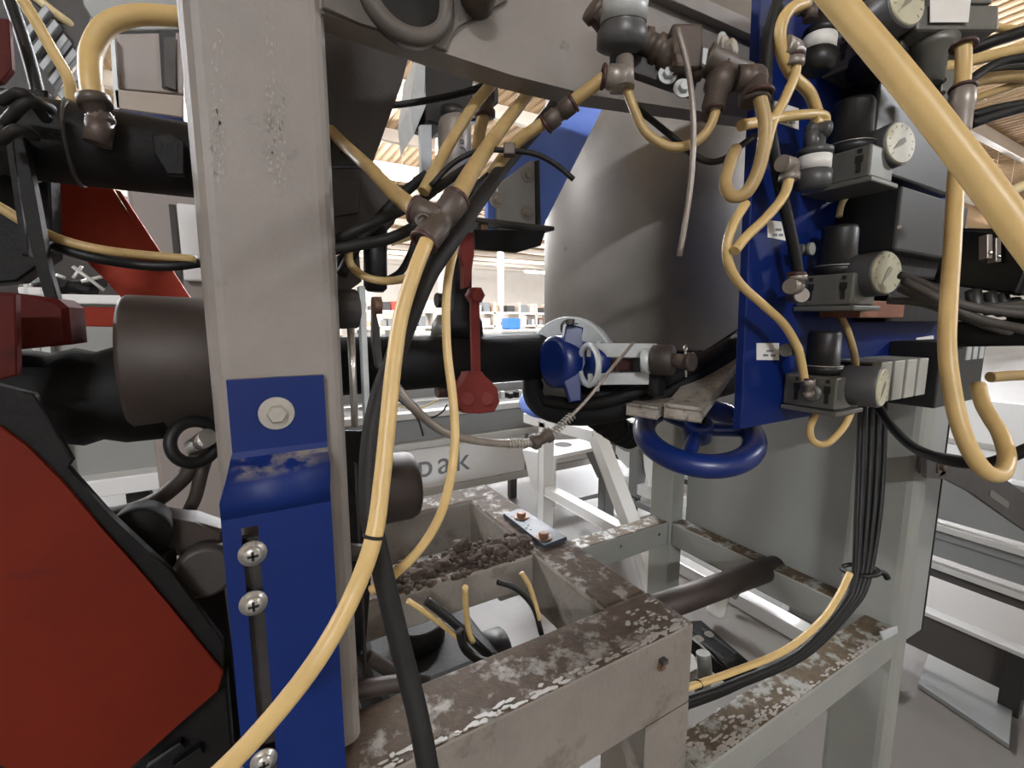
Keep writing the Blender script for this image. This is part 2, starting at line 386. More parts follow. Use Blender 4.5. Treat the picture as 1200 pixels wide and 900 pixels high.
def chips(parent, x0, x1, y, z, n, seed, w=.010):
    bm = nb(); rnd = random.Random(seed)
    for k in range(n):
        x_ = rnd.uniform(x0, x1); y_ = y + .003 + rnd.random() ** 2 * w; a = rnd.uniform(.002, .008); b = rnd.uniform(.0012, .0035)
        m_ = rnd.randint(5, 7); add_slab(bm, [V((x_ + a * math.cos(t) * rnd.uniform(.5, 1.2), y_ + b * math.sin(t) * rnd.uniform(.5, 1.2), z)) for t in [2 * math.pi * i / m_ for i in range(m_)]], Z * rnd.uniform(.0003, .0012))
    o = obj('flaked_paint', bm, 'scuff', parent); o['kind'] = 'stuff'
chips(BF, .06, .47, .357, Z1, 110, 4); chips(BF, .40, .47, .36, Z1, 60, 5, .06)
SP = thing('blued_strip', onZ(628, 622, Z1), 'small blue-grey steel strip with two rusty bolts on the base frame top', 'plate')
a, b, c, d = (onZ(x_, y_, Z1 + .0005) for x_, y_ in ((590, 606), (612, 600), (664, 634), (638, 644)))
SL('strip', [a, b, c, d], Z * .008, 'bluesteel', SP, .0008)
hexbolt(onZ(611, 606, Z1 + .009), Z, .0085, SP, 'rust'); hexbolt(onZ(637, 630, Z1 + .009), Z, .0085, SP, 'rust')
for q in ((617, 619), (622, 621), (619, 616)): CY('hole', onZ(q[0], q[1], Z1 + .0084), onZ(q[0], q[1], Z1 + .0088), .0016, 'ink', SP, 10)

bm = nb(); rnd = random.Random(11)
for k in range(330):
    t = rnd.random(); u = .17 + .235 * t; v = rnd.gauss(.652 - .004, .021); v = min(.69, max(.613, v))
    hgt = .018 * math.exp(-((v - .652) / .026) ** 2) * (.55 + .45 * math.sin(3 + t * 9)) * (1 if t < .9 else .5)
    r = rnd.choice((.0025, .0035, .0035, .005, .007)); zz = Z1 - .001 + rnd.random() * max(.001, hgt)
    add_ball(bm, (u, v, zz), r, 1 if r < .004 else 2, .45, (1, 1, .8))
for k in range(13):
    u = .18 + .018 * k; add_ball(bm, (u, .652 + rnd.uniform(-.01, .008), Z1 + .002), rnd.uniform(.011, .017), 3, .5, (1.1, 1, .7))
add_ball(bm, (.29, .668, Z1 + .016), .013, 3, .35, (1.2, 1, .8))
tag(obj('dirt_heap', bm, 'dirt', None, smooth=True), 'heap of crumbly brown dirt clods lying on the cross rail of the base frame', 'dirt', kind='stuff')

# ------------------------------------------------------------------ support frame on the right
Z2 = .662
SF = thing('support_table', (.9, .62, 0), 'pale grey square-tube support frame under the vessel with flaking front rail', 'machine frame')
B('front_rail', (.4785, .335, .597), (1.049, .388, Z2), 'pale', SF, .005, 'front rail with dirty flaking top')
B('side_rail', (1.05, .441, .590), (1.10, .8795, Z2), 'pale', SF, .005)
B('rear_rail', (.4785, .885, .590), (1.044, .94, Z2), 'pale', SF, .005)
B('front_post', (1.05, .335, 0), (1.115, .44, 1.13), 'pale', SF, .012)
B('rear_post', (1.045, .88, 0), (1.10, .96, 1.09), 'pale', SF, .005)
for q in ((727, 640), (772, 626)): CY('hole', onY(q[0], q[1], .8849), onY(q[0], q[1], .8843), .0045, 'ink', SF, 12)
chips(SF, .50, 1.045, .335, Z2, 140, 6, .008); chips(SF, .50, .72, .338, Z2, 110, 9, .045)
SL('end_tab', [onY(1030, 740, .334), onY(1050, 733, .334), onY(1050, 741, .334), onY(1033, 750, .334)], -Y * .003, 'plate', SF, .0005)

CB = thing('control_cabinet', (1.25, .65, .49), 'grey sheet-metal cabinet standing behind the pale right-hand post', 'cabinet')
B('body', (1.102, .445, .615), (1.40, .875, 1.24), 'grey', CB, .004)
SL('front_cover', [V((1.117, .402, .50)), V((1.117, .402, 1.11)), V((1.41, .402, 1.11)), V((1.41, .402, .485))], Y * .012, 'grey', CB, .002)
B('cover_gasket', (1.409, .40, .485), (1.4125, .416, 1.11), 'ink', CB, 0)

# round tube crossing behind the support frame
TR = thing('cross_tube', onY(760, 700, .62), 'brown dirty round tube lying across the support frame at low level', 'tube')
CY('tube', onY(735, 725, .60), onY(935, 655, .60), .027, 'brown', TR, 24)
SLB = thing('slotted_bracket', onY(850, 770, .52), 'black slotted strip bracket with two bright bolts below the support frame', 'bracket')
pl = [onZ(800, 728, .55), onZ(822, 727, .55), onZ(890, 786, .55), onZ(862, 792, .55)]
SL('strip', pl, -Z * .008, 'dirtydark', SLB, .0005)
for q0, q1 in (((806, 740), (848, 772)), ((822, 736), (862, 766))):
    a, b = onZ(*q0, .5502), onZ(*q1, .5502); d = (b - a).normalized(); s = d.cross(Z) * .004
    SL('slot', [a - s, b - s, b + s, a + s], Z * .0006, 'ink', SLB)
for q in ((819, 749), (831, 744)): hexbolt(onZ(q[0], q[1], .551), Z, .006, SLB, 'chrome')
SL('strip_lip', [onZ(800, 740, .542), onZ(864, 793, .542), onZ(864, 793, .542) - Z * .03, onZ(800, 740, .542) - Z * .03], V((-.004, .004, 0)), 'dirtydark', SLB)

# ------------------------------------------------------------------ vessel and what hangs from it
VC = V((.766, .746, 0))
VS = thing('steel_vessel', (VC.x, VC.y, 1.10), 'large upright rolled-steel cylinder vessel with black rubber skirt behind the beam', 'vessel')
bm = nb(); add_lathe(bm, VC + Z * 1.195, Z, [(0, .215), (.004, .219), (.75, .219)], 72); obj('shell', bm, 'vessel', VS)
bm = nb(); n = 48; rg = []
for (dx, dy, z, r, tilt) in ((0, 0, 1.199, .214, 0), (-.012, -.005, 1.168, .222, .10), (-.02, -.01, 1.135, .222, .16), (-.022, -.01, 1.118, .214, .16), (-.02, 0, 1.13, .15, .1)):
    rg.append([bm.verts.new((VC.x + dx + r * math.cos(t), VC.y + dy + r * math.sin(t), z + tilt * r * (math.cos(t - .3)) * .55)) for t in [2 * math.pi * k / n for k in range(n)]])
for q in range(len(rg) - 1):
    for k in range(n):
        f = bm.faces.new((rg[q][k], rg[q][(k + 1) % n], rg[q + 1][(k + 1) % n], rg[q + 1][k])); f.smooth = True
bm.faces.new(rg[-1]); obj('rubber_skirt', bm, 'boot', VS)
TB('skirt_roll', px((624, 446, .72), (626, 466, .70), (645, 482, .68), (690, 486, .645), (745, 474, .625), (800, 450, .63), (842, 424, .66), (872, 396, .70)), .0155, 'boot', VS, 16)
TB('skirt_clamp', px((640, 470, .672), (690, 474, .632), (745, 460, .612), (800, 438, .62), (866, 396, .68)), .009, 'dirtydark', VS, 12)
TB('skirt_fold', px((668, 464, .655), (712, 462, .64), (760, 452, .635), (820, 430, .65), (866, 404, .69)), .014, 'boot', VS, 14)
SL('skirt_flap', [at(*q) for q in ((800, 432, .66), (872, 384, .70), (872, 410, .70), (835, 440, .68), (806, 452, .66))], Y * .01, 'boot', VS, .002)

# blue gusset with bolted plate left of the vessel
GP = thing('blue_gusset', onY(640, 272, .60), 'blue gusset plate with strong light put into its colour and a bolted galvanised plate, left of the vessel', 'bracket')
SL('gusset_plate', [onY(*q, .60) for q in ((722, 96), (640, 258), (634, 274), (572, 268), (572, 222), (604, 185), (680, 98))], Y * .012, 'blueb', GP, .001)
SL('bolted_plate', [onY(*q, .592) for q in ((583, 271), (583, 217), (622, 188), (631, 190), (631, 268), (606, 284))], Y * .0075, 'plate', GP, .0008)
SL('plate_edge', [onY(*q, .586) for q in ((629, 188), (632, 187), (634, 275), (630, 275))], Y * .012, 'dark', GP)
for q in ((618, 205), (617, 250), (582, 235)): hexbolt(onY(q[0], q[1], .592), -Y, .006, GP, 'steel')
zs = onY(640, 268, .59).z
SL('under_shelf', [V((.24, .57, zs)), V((.40, .57, zs)), V((.40, .70, zs)), V((.24, .70, zs))], -Z * .006, 'dark', GP, .001)
SL('shelf_lip', [onY(*q, .57) for q in ((557, 269), (640, 270), (634, 288), (606, 296), (557, 292))], Y * .006, 'dirtydark', GP, .001)
B('shelf_nut', onY(560, 262, .585), onY(572, 272, .575), 'rust', GP, .001)

# pneumatic actuator seen above the blue gusset
AC = thing('actuator_box', onY(525, 215, .70), 'black actuator box over a labelled grey cylinder in the gap under the beam', 'actuator')
SL('box', [onY(*q, .70) for q in ((498, 40), (585, 60), (585, 120), (562, 140), (520, 148), (500, 142), (497, 110))], Y * .06, 'block', AC, .003)
SL('side_plate', [onY(*q, .70) for q in ((489, 62), (498, 62), (500, 122), (485, 158), (481, 122))], Y * .10 + X * .01, 'plate', AC, .001, 'pale galvanised side plate')
SL('edge_strip', [onY(*q, .69) for q in ((493, 146), (506, 146), (506, 196), (494, 203))], Y * .012, 'plate', AC, .001)
bm = nb(); c = onY(533, 176, .70); add_lathe(bm, c - Z * .052, Z, [(0, .021), (.004, .026), (.088, .026), (.10, .020)], 28); obj('cylinder', bm, 'fitl', AC, 'grey labelled cylinder')
CY('neck', onY(531, 140, .70), onY(531, 128, .70), .02, 'block', AC, 20)
def text(name, s, loc, ex, ey, size, m, parent, th=.0002):
    cu = bpy.data.curves.new(name, 'FONT'); cu.body = s; cu.size = size; cu.align_x = 'CENTER'; cu.align_y = 'CENTER'; cu.extrude = th; cu.space_character = 1.25
    t = bpy.data.objects.new(name, cu); COL.objects.link(t)
    bpy.context.view_layer.update()
    me = bpy.data.meshes.new_from_object(t.evaluated_get(bpy.context.evaluated_depsgraph_get()))
    bpy.data.objects.remove(t); me.materials.clear(); me.materials.append(M[m])
    ex, ey = V(ex).normalized(), V(ey).normalized(); ez = ex.cross(ey)
    mm = Matrix((ex, ey, ez)).transposed().to_4x4(); mm.translation = V(loc) - ORI[parent.name]
    me.transform(mm); o = bpy.data.objects.new(name, me); COL.objects.link(o); o.parent = parent
    return o
vd = (EYE - c); vd.z = 0; vd.normalize(); lx = Z.cross(vd) * -1
text('lettering', 'CBC', c + vd * .0272 + V((.008, 0, .004)), -Z + (-lx) * .25, (-lx).cross(vd) * 0 + (-lx), .017, 'ink', AC, .0006)

# main black pipe and its fittings
PP = thing('product_pipe', onY(300, 470, .58), 'thick black pipe running level behind the column to the vessel', 'pipe')
CY('pipe', V((.03, .585, 1.194)), V((.452, .60, 1.194)), .0355, 'boot', PP, 32)
bm = nb(); add_lathe(bm, V((-.20, .56, 1.180)), X, [(-.03, .05), (0, .046), (.02, .040), (.035, .0445), (.05, .041), (.066, .045), (.08, .041), (.096, .046), (.13, .046)], 32); obj('boot', bm, 'boot', PP, 'black ribbed rubber boot')
bm = nb(); add_lathe(bm, V((-.098, .56, 1.208)), X, [(0, .050), (.002, .063), (.006, .0655), (.09, .063), (.098, .06)], 40); obj('sleeve', bm, 'brown', PP, 'brown steel sleeve')
EL = tag(SL('red_valve_arm', [onY(*q, .49) for q in ((540, 274), (556, 272), (556, 300), (552, 316), (551, 336), (544, 338), (545, 312), (540, 298))], Y * .012, 'redv', None, .001), 'short red slotted arm hanging under the dark shelf above the black pipe', 'valve arm')
RV = thing('valve_lever', onY(560, 485, .50), 'red hanging valve lever with a pear-shaped counterweight before the black pipe', 'valve lever')
bm = nb(); add_lathe(bm, onY(557, 346, .50), -Y, [(-.008, .010), (.006, .010), (.009, .007)], 6); obj('pivot', bm, 'redv', RV)
SL('rod', [onY(*q, .495) for q in ((552, 338), (562, 338), (564, 445), (554, 445))], Y * .006, 'redv', RV, .001)
ol = [(548, 437), (566, 436), (574, 448), (584, 456), (586, 472), (580, 483), (562, 485), (543, 484), (535, 474), (535, 458), (544, 450)]
SL('counterweight', [onY(*q, .488) for q in ol], Y * .02, 'redv', RV, .002)
for q in ((548, 467), (571, 467)): CY('boss', onY(q[0], q[1], .488), onY(q[0], q[1], .485), .0082, 'redv', RV, 20, .0006)
VB = thing('shutoff_valve', onY(537, 392, .58), 'black valve body standing on the black pipe beneath the dark shelf', 'valve')
bm = nb(); add_lathe(bm, onY(540, 393, .60), Z, [(0, .032), (.02, .030), (.04, .018), (.06, .016), (.10, .017), (.135, .014)], 24); obj('bonnet', bm, 'dirtydark', VB)
bm = nb(); add_lathe(bm, onY(518, 393, .60), Z, [(0, .016), (.015, .014), (.028, .006)], 18); obj('cup', bm, 'alu', VB)
CY('side_plug', onY(511, 352, .585), onY(520, 352, .585), .010, 'black', VB, 14, .001)
CY('drain_stub', onY(512, 456, .60) , onY(530, 456, .60) , .012, 'maroon', VB, 16, .001)
# lower duct end
DU = thing('duct_end', onY(470, 610, .60), 'short brown-grey round duct end beside the yellow hose, under the black pipe', 'duct')
bm = nb(); c = onY(455, 572, .60); add_lathe(bm, V((.06, .60, c.z)), X, [(0, .046), (onY(481, 570, .60).x - .066, .046), (onY(485, 570, .60).x - .062, .043), (onY(486, 570, .60).x - .060, .036)], 36); obj('barrel', bm, 'brown', DU)
B('support_bracket', (.085, .64, Z1), (.115, .66, c.z - .04), 'dark', DU, .001)
B('bracket_foot', (.075, .62, Z1), (.125, .68, Z1 + .006), 'dark', DU, .001)

# flange and blue coupling at the vessel
FL = thing('pipe_flange', at(668, 470, .66), 'round pale flange disc with bolts between the black pipe and the vessel', 'flange')
fc = at(664, 432, .68); fx = V((.93, .37, 0)).normalized()
bm = nb(); add_lathe(bm, fc, fx, [(0, .074), (.002, .076), (.016, .076), (.018, .074)], 44); obj('disc', bm, 'plate', FL)
for k in range(6):
    t = math.pi / 6 + k * math.pi / 3; aa, bb = basis(fx); hexbolt(fc + (aa * math.cos(t) + bb * math.sin(t)) * .060, -fx, .0065, FL, 'dark')
KC = thing('blue_coupling', at(672, 460, .63), 'dirty blue cast pipe coupling with clamp ears at the end of the black pipe', 'coupling')
kc = at(655, 424, .645)
bm = nb(); add_lathe(bm, kc, X, [(-.012, .030), (-.01, .036), (.012, .038), (.02, .030), (.05, .028), (.055, .022)], 28); obj('collar', bm, 'bluew', KC)
SL('clamp_ear', [at(*q) for q in ((664, 378, .62), (684, 384, .62), (680, 408, .62), (690, 420, .62), (678, 440, .62), (682, 470, .62), (668, 472, .62), (658, 440, .62), (668, 420, .62), (660, 400, .62))], V((.01, .02, 0)), 'bluew', KC, .002)
hexbolt(at(668, 380, .615), Z, .006, KC, 'dark')
add = nb(); add_lathe(add, at(690, 424, .61), V((.9, -.2, 0)), [(0, .022), (.02, .021), (.026, .016)], 22); obj('nose', add, 'bluew', KC)
# yoke with bushing
YK = thing('clamp_yoke', at(730, 445, .62), 'pale steel clamp yoke of two bars with a brown bushing and pin before the vessel', 'clamp')
B0 = [at(*q) for q in ((676, 402, .615), (704, 404, .60), (704, 466, .60), (676, 462, .615))]
def bar(name, q0, q1, w, m, p, t=.006, bev=.001, label=None):
    """flat bar between two points, w = half width (upwards), t = half thickness"""
    a, b = V(q0), V(q1); d = (b - a) / 2; up = Z - d.normalized() * d.normalized().z; up.normalize(); s = d.cross(up).normalized()
    bm = nb(); add_obox(bm, (a + b) / 2, d, up * w, s * t, bev); return obj(name, bm, m, p, label)
bar('upper_bar', at(690, 410, .61), at(768, 411, .575), .0075, 'plate', YK)
bar('lower_bar', at(690, 444, .61), at(768, 443, .575), .0075, 'plate', YK)
bm = nb(); add_torus(bm, at(690, 428, .60), V((1, -.2, 0)), .026, .004, 28, 8); obj('hoop', bm, 'plate', YK)
B('end_block', at(698, 400, .60), at(710, 460, .60) + Y * .012, 'plate', YK, .001)
B('slide_red', at(706, 420, .61), at(745, 434, .60) + Y * .004, 'maroon', YK, .001)
bd = (at(800, 424, .53) - at(762, 420, .57)).normalized()
CY('cap_nut', at(752, 423, .565), at(764, 423, .56), .016, 'plate', YK, 20, .002)
CY('bushing', at(764, 422, .558), at(790, 422, .545), .0185, 'brown', YK, 26, .002)
CY('pin', at(784, 422, .545), at(812, 424, .525), .0085, 'fit', YK, 18, .001)
CY('pin_head', at(806, 424, .528), at(812, 424, .523), .011, 'brown', YK, 18, .001)
CY('cotter', at(803, 407, .53), at(804, 442, .53), .0014, 'chrome', YK, 8)
bm = nb(); add_torus(bm, at(803, 408, .53), -Y, .003, .001, 14, 6); obj('cotter_ring', bm, 'chrome', YK)
B('swivel_lug', at(770, 438, .56), at(792, 466, .56) + Y * .03, 'dirtydark', YK, .003)
# scraped bars under the clamp
SBm = thing('scraped_bar', at(815, 475, .58), 'scraped steel bar with rounded end over the blue handwheel', 'bar')
bm = nb(); a, b = at(800, 484, .56), at(850, 420, .68); d = (b - a) / 2; s = d.cross(Z).normalized()
add_obox(bm, (a + b) / 2, d, s * .020, Z * .0065, .003); obj('body', bm, 'slab', SBm)
sb2 = nb(); a, b = at(752, 482, .585), at(800, 456, .665); d = (b - a) / 2; s = d.cross(Z).normalized(); add_obox(sb2, (a + b) / 2, d, s * .02, Z * .006, .002)
tag(obj('scraped_bar', sb2, 'slab'), 'shorter scraped steel bar left of the other, under the vessel skirt', 'bar')

# blue handwheels
HW = thing('handwheel', at(817, 510, .66), 'blue cast handwheel with spokes below the vessel, beside the blue panel', 'handwheel')
wc = at(817, 508, .66); wax = V((-.24, -.27, .93)).normalized(); wa, wb = basis(wax)
bm = nb(); add_torus(bm, wc, wax, .0735, .0160, 64, 16); obj('rim', bm, 'bluew', HW)
wr = RT * 1; wr = (wr - wax * wr.dot(wax)).normalized(); wf = wax.cross(wr)
for t in (math.radians(240), math.radians(0), math.radians(120)):
    dd = wr * math.cos(t) + wf * math.sin(t)
    TB('spoke', [wc + dd * .014 + wax * .006, wc + dd * .045 + wax * .003, wc + dd * .071], .0098, 'bluew', HW, 12)
CY('hub', wc - wax * .01, wc + wax * .022, .02, 'bluew', HW, 24, .003)
CY('stem', wc + wax * .022, wc + wax * .075, .009, 'dirtydark', HW, 16)
H2 = thing('handwheel', at(640, 478, .80), 'light blue handwheel rim showing left of the black vessel skirt', 'handwheel')
w2 = at(640, 470, .82); bm = nb(); add_torus(bm, w2, V((-.24, -.27, .93)), .038, .0105, 48, 12); obj('rim', bm, 'blueb', H2)
TB('spoke', [w2, w2 + V((.03, .04, 0))], .008, 'blueb', H2)
# ribbed black bellows
BL = thing('ribbed_hose', at(725, 510, 1.1), 'black ribbed flexible hose sagging under the vessel above the white trestle', 'hose')
bm = nb(); pts = px((688, 476, .95), (708, 492, 1.02), (724, 504, 1.10), (738, 512, 1.18))
sp = spline([V(p) for p in pts], 22); a = None; rings = []
for i, p in enumerate(sp):
    d = (sp[min(i + 1, len(sp) - 1)] - sp[max(i - 1, 0)]).normalized(); a, b = basis(d); rr = .030 + .003 * math.sin(i * 1.9)
    rings.append([bm.verts.new(p + (a * math.cos(2 * math.pi * k / 18) + b * math.sin(2 * math.pi * k / 18)) * rr) for k in range(18)])
for q in range(len(rings) - 1):
    for k in range(18): bm.faces.new((rings[q][k], rings[q][(k + 1) % 18], rings[q + 1][(k + 1) % 18], rings[q + 1][k]))
bm.faces.new(rings[-1]); obj('corrugated_body', bm, 'boot', BL)
bm = nb(); add_torus(bm, sp[-1], sp[-1] - sp[-4], .033, .006, 24, 8); obj('end_ring', bm, 'plate', BL)

# ------------------------------------------------------------------ blue valve panel and its pneumatics
PV = .31                                     # the panel's front face
PN = thing('pneumatic_station', onY(980, 490, PV), 'dark blue upright steel panel that carries the pneumatic regulators', 'panel')
SL('panel_plate', [onY(*q, PV) for q in ((868, 503), (1000, 478), (1109, 458), (1120, -30), (893, -40))], Y * .010, 'navy', PN, .001)
def quadY(q, v): return [onY(a, b, v) for a, b in q]
for q, m_ in ((((887, 402), (913, 402), (913, 422), (887, 422)), 'white'), (((900, 258), (918, 260), (921, 282), (900, 278)), 'white'), (((908, 118), (936, 127), (936, 152), (908, 142)), 'white'), (((1074, 396), (1094, 393), (1095, 406), (1074, 409)), 'white')):
    s = SL('sticker', quadY(q, PV - .0008), Y * .0008, m_, PN)
    (x0, y0), (x1, y1) = q[0], q[2]
    bm = nb()
    for k, (fx0, fx1, fy) in enumerate(((.45, .75, .4), (.3, .52, .65), (.62, .85, .66))):
        add_slab(bm, quadY([(x0 + (x1 - x0) * fx0, y0 + (y1 - y0) * fy), (x0 + (x1 - x0) * fx1, y0 + (y1 - y0) * fy), (x0 + (x1 - x0) * fx1, y0 + (y1 - y0) * (fy + .13)), (x0 + (x1 - x0) * fx0, y0 + (y1 - y0) * (fy + .13))], PV - .0012), Y * .0003)
    obj('print', bm, 'inkg', s)

def gauge(parent, c, ax, r, ln, needle=225, m='gaugec'):
    """pressure gauge: case along ax ending in the glass face at c"""
    ax = V(ax).normalized(); bm = nb()
    add_lathe(bm, c - ax * ln, ax, [(0, r * .42), (ln * .16, r * .45), (ln * .2, r * .9), (ln * .3, r), (ln * .97, r), (ln, r * .96)], 32)
    g = obj('gauge', bm, m, parent)
    bm = nb(); add_lathe(bm, c, ax, [(-.002, r * .93), (.0012, r * .92), (.002, r * .88)], 32); f = obj('dial', bm, 'face', g)
    a = Z.cross(ax).normalized(); b = ax.cross(a)
    bm = nb()
    for t in range(0, 271, 27):
        th = math.radians(225 - t); d = a * math.cos(th) + b * math.sin(th); s = ax.cross(d)
        add_slab(bm, [c + ax * .0021 + d * r * .68 + s * r * .02, c + ax * .0021 + d * r * .80 + s * r * .02, c + ax * .0021 + d * r * .80 - s * r * .02, c + ax * .0021 + d * r * .68 - s * r * .02], ax * .0002)
    th = math.radians(needle); d = a * math.cos(th) + b * math.sin(th); s = ax.cross(d); o_ = c + ax * .0024
    add_slab(bm, [o_ - d * r * .28 + s * r * .1, o_ + s * r * .12, o_ + d * r * .62, o_ - s * r * .12, o_ - d * r * .28 - s * r * .1], ax * .0003)
    obj('needle_print', bm, 'facep', g)
def keyslots(bm, u, v0, v1, z0, z1):
    for v in (v0 + (v1 - v0) * .16, v0 + (v1 - v0) * .72):
        h = z1 - z0
        add_box(bm, (u - .0006, v - .002, z0 + h * .80), (u, v + .002, z0 + h * .92))
        add_box(bm, (u - .0006, v - .0035, z0 + h * .50), (u, v + .0035, z0 + h * .72)); add_box(bm, (u - .0006, v - .0022, z0 + h * .18), (u, v + .0022, z0 + h * .52))
def regulator(name, u, v0, z0, z1, kz, kr, label, skew=0):
    """body on the panel; -u face towards the camera; knob on top"""
    t = thing(name, (u + .025, (v0 + PV) / 2, z0), label, 'regulator')
    B('body', (u, v0, z0), (u + .05, PV - .001, z1), 'alu', t, .002)
    bm = nb(); keyslots(bm, u, v0, PV, z0, z1); o = obj('port_slots', bm, 'ink', t); o['kind'] = 'stuff'
    B('base_flange', (u - .004, v0 - .004, z0 - .006), (u + .056, PV - .001, z0 - .0005), 'alu', t, .0015)
    c = V((u + .025, (v0 + PV) / 2, z1))
    bm = nb(); add_lathe(bm, c, Z, [(0, kr * 1.25), (.006, kr * 1.3), (.010, kr * 1.3), (.0105, kr * 1.05), (kz, kr), (kz + .004, kr * .9)], 28)
    k = obj('knob', bm, 'block', t)
    bm = nb(); add_torus(bm, c + Z * .0105, Z, kr * 1.24, .0007, 32, 6); obj('retaining_ring', bm, 'steel', k)
    return t
def elbow(parent, c, d0, d1, r, l0=.014, l1=.014, m='fitl', name='elbow'):
    bm = nb(); c = V(c); d0, d1 = V(d0).normalized(), V(d1).normalized()
    add_cyl(bm, c - d0 * l0, c, r * .9, 14); add_ball(bm, c, r * .95, 2); add_lathe(bm, c, d1, [(0, r * .9), (l1 * .55, r * .9), (l1 * .55, r * 1.1), (l1 * .95, r * 1.1), (l1, r * .95)], 14)
    return obj(name, bm, m, parent)
def collar(parent, c, d, r, m='maroon'):
    bm = nb(); add_torus(bm, V(c), V(d), r, r * .22, 20, 8); return obj('collet_ring', bm, m, parent)

def zz(x_, y_, u): return onX(x_, y_, u).z
# lowest regulator
u = .552
R4 = regulator('regulator', u, .252, zz(960, 479, u), zz(960, 441, u), .046, .0165, 'lowest pressure regulator on the blue panel, with square grey body, black knob and side-on gauge')
gauge(R4, at(1033, 454, .50), V((.15, -1, .02)), .0225, .045)
bm = nb(); c4 = onX(952, 460, u); add_lathe(bm, c4, -X, [(0, .0105), (.003, .0105), (.003, .0085), (.005, .008)], 20); obj('port_boss', bm, 'alu', R4)
elbow(R4, c4 - X * .010, -X, Z, .0058, .006, .016)
collar(R4, c4 - X * .010 + Z * .016, Z, .0055)
elbow(R4, at(926, 410, -.018), X, Z * .6 - Y, .008, .01, .01, 'alu')
# middle regulator
u = .562
R3 = regulator('regulator', u, .250, zz(965, 358, u), zz(965, 322, u), .050, .0175, 'middle pressure regulator on the blue panel, tall black knob, round tilted gauge')
gauge(R3, at(1038, 320, .485), V((-.22, -1, .03)), .0235, .05, 235)
bm = nb(); add_lathe(bm, at(938, 346, -.03), V((-.4, -.5, 0)), [(-.02, .008), (0, .008), (.004, .0075)], 16); obj('inlet', bm, 'fitl', R3)
elbow(R3, at(933, 336, -.036), X, Z, .0085, .012, .012, 'fitl'); collar(R3, at(933, 321, -.036), Z, .0078)
elbow(R3, at(941, 293, -.018), X, -Y, .0065, .01, .01, 'alu')
B('copper_plate', (u + .048, .262, zz(1000, 372, u)), (u + .16, PV - .004, zz(1000, 350, u)), 'copper', R3, .001)
# upper regulator with mini switch
u = .56
R2 = regulator('regulator', u, .245, zz(985, 214, u), zz(985, 178, u), .052, .0195, 'pressure regulator high on the blue panel, wide black bowl above, tilted gauge')
gauge(R2, at(1054, 168, .48), V((-.24, -1, .08)), .0225, .047, 215)
CY('mount_tube', at(1000, 92, .55), at(1007, 150, .55), .004, 'fitl', R2, 10)
# top regulator, partly cut by the frame
u = .58
R1 = regulator('regulator', u, .24, zz(990, 76, u), zz(990, 40, u), .05, .019, 'topmost pressure regulator beside the thick near hose, its gauge cut by the picture edge')
gauge(R1, at(1062, 2, .43), V((-.25, -1, .1)), .0235, .05, 225)
bm = nb(); add_lathe(bm, V((u + .02, .265, zz(985, 100, u))), Z, [(0, .012), (.006, .026), (.016, .030), (.022, .028)], 28); obj('bowl_cover', bm, 'block', R1)

def mini(name, c, ax, label, parent_m='block'):
    """small round pressure switch with a paper band"""
    t = thing(name, c, label, 'pressure switch'); ax = V(ax).normalized()
    bm = nb(); add_lathe(bm, c, ax, [(0, .010), (.004, .0165), (.018, .017), (.0185, .0150), (.034, .0150), (.0345, .0165), (.040, .016), (.044, .0085), (.054, .0085), (.055, .006), (.062, .006)], 26)
    b_ = obj('case', bm, parent_m, t)
    bm = nb(); add_lathe(bm, c + ax * .0195, ax, [(0, .0154), (.0135, .0154)], 26); obj('paper_band', bm, 'white', b_)
    return t
S1 = mini('pressure_switch', at(955, 86, -.028), V((.1, 0, 1)), 'small black round switch with white band near the top of the blue panel')
elbow(S1, at(931, 57, -.034), X, -Z, .0085, .014, .016, 'fitl'); collar(S1, at(931, 66, -.034), Z, .0078); collar(S1, at(931, 62, -.034), Z, .0078, 'white')
elbow(S1, at(950, 8, -.03), Z, -RT, .007, .012, .012, 'fit')
S2 = mini('pressure_switch', at(951, 224, -.034), Z, 'grey round switch with pale band left of the upper regulator', 'gaugec')
elbow(S2, at(926, 194, -.038), X, -Z, .0085, .014, .014, 'fitl'); collar(S2, at(926, 207, -.038), Z, .0078)
elbow(S2, at(952, 152, -.034), Z, RT, .0075, .02, .016, 'gaugec')
# slice manifold right of the lowest gauge
MF = thing('valve_manifold', onY(1075, 475, .29), 'grey manifold of four upright slices right of the lowest gauge', 'valve')
zt, zb = zz(1060, 427, .66), zz(1060, 478, .66)
for k in range(4): B('slice', (.668 + k * .036, .258, zb), (.696 + k * .036, PV - .001, zt), 'alul', MF, .001)
B('backing', (.660, .268, zb + .002), (.815, PV - .002, zt - .002), 'block', MF, 0)
B('end_block', (.818, .25, zz(1120, 482, .82)), (.985, PV, zz(1120, 402, .82)), 'block', MF, .002)
for k in range(3): B('socket', (.905 + k * .026, .2485, zz(1150, 425, .87)), (.922 + k * .026, .2505, zz(1150, 407, .87)), 'plate', MF, 0)
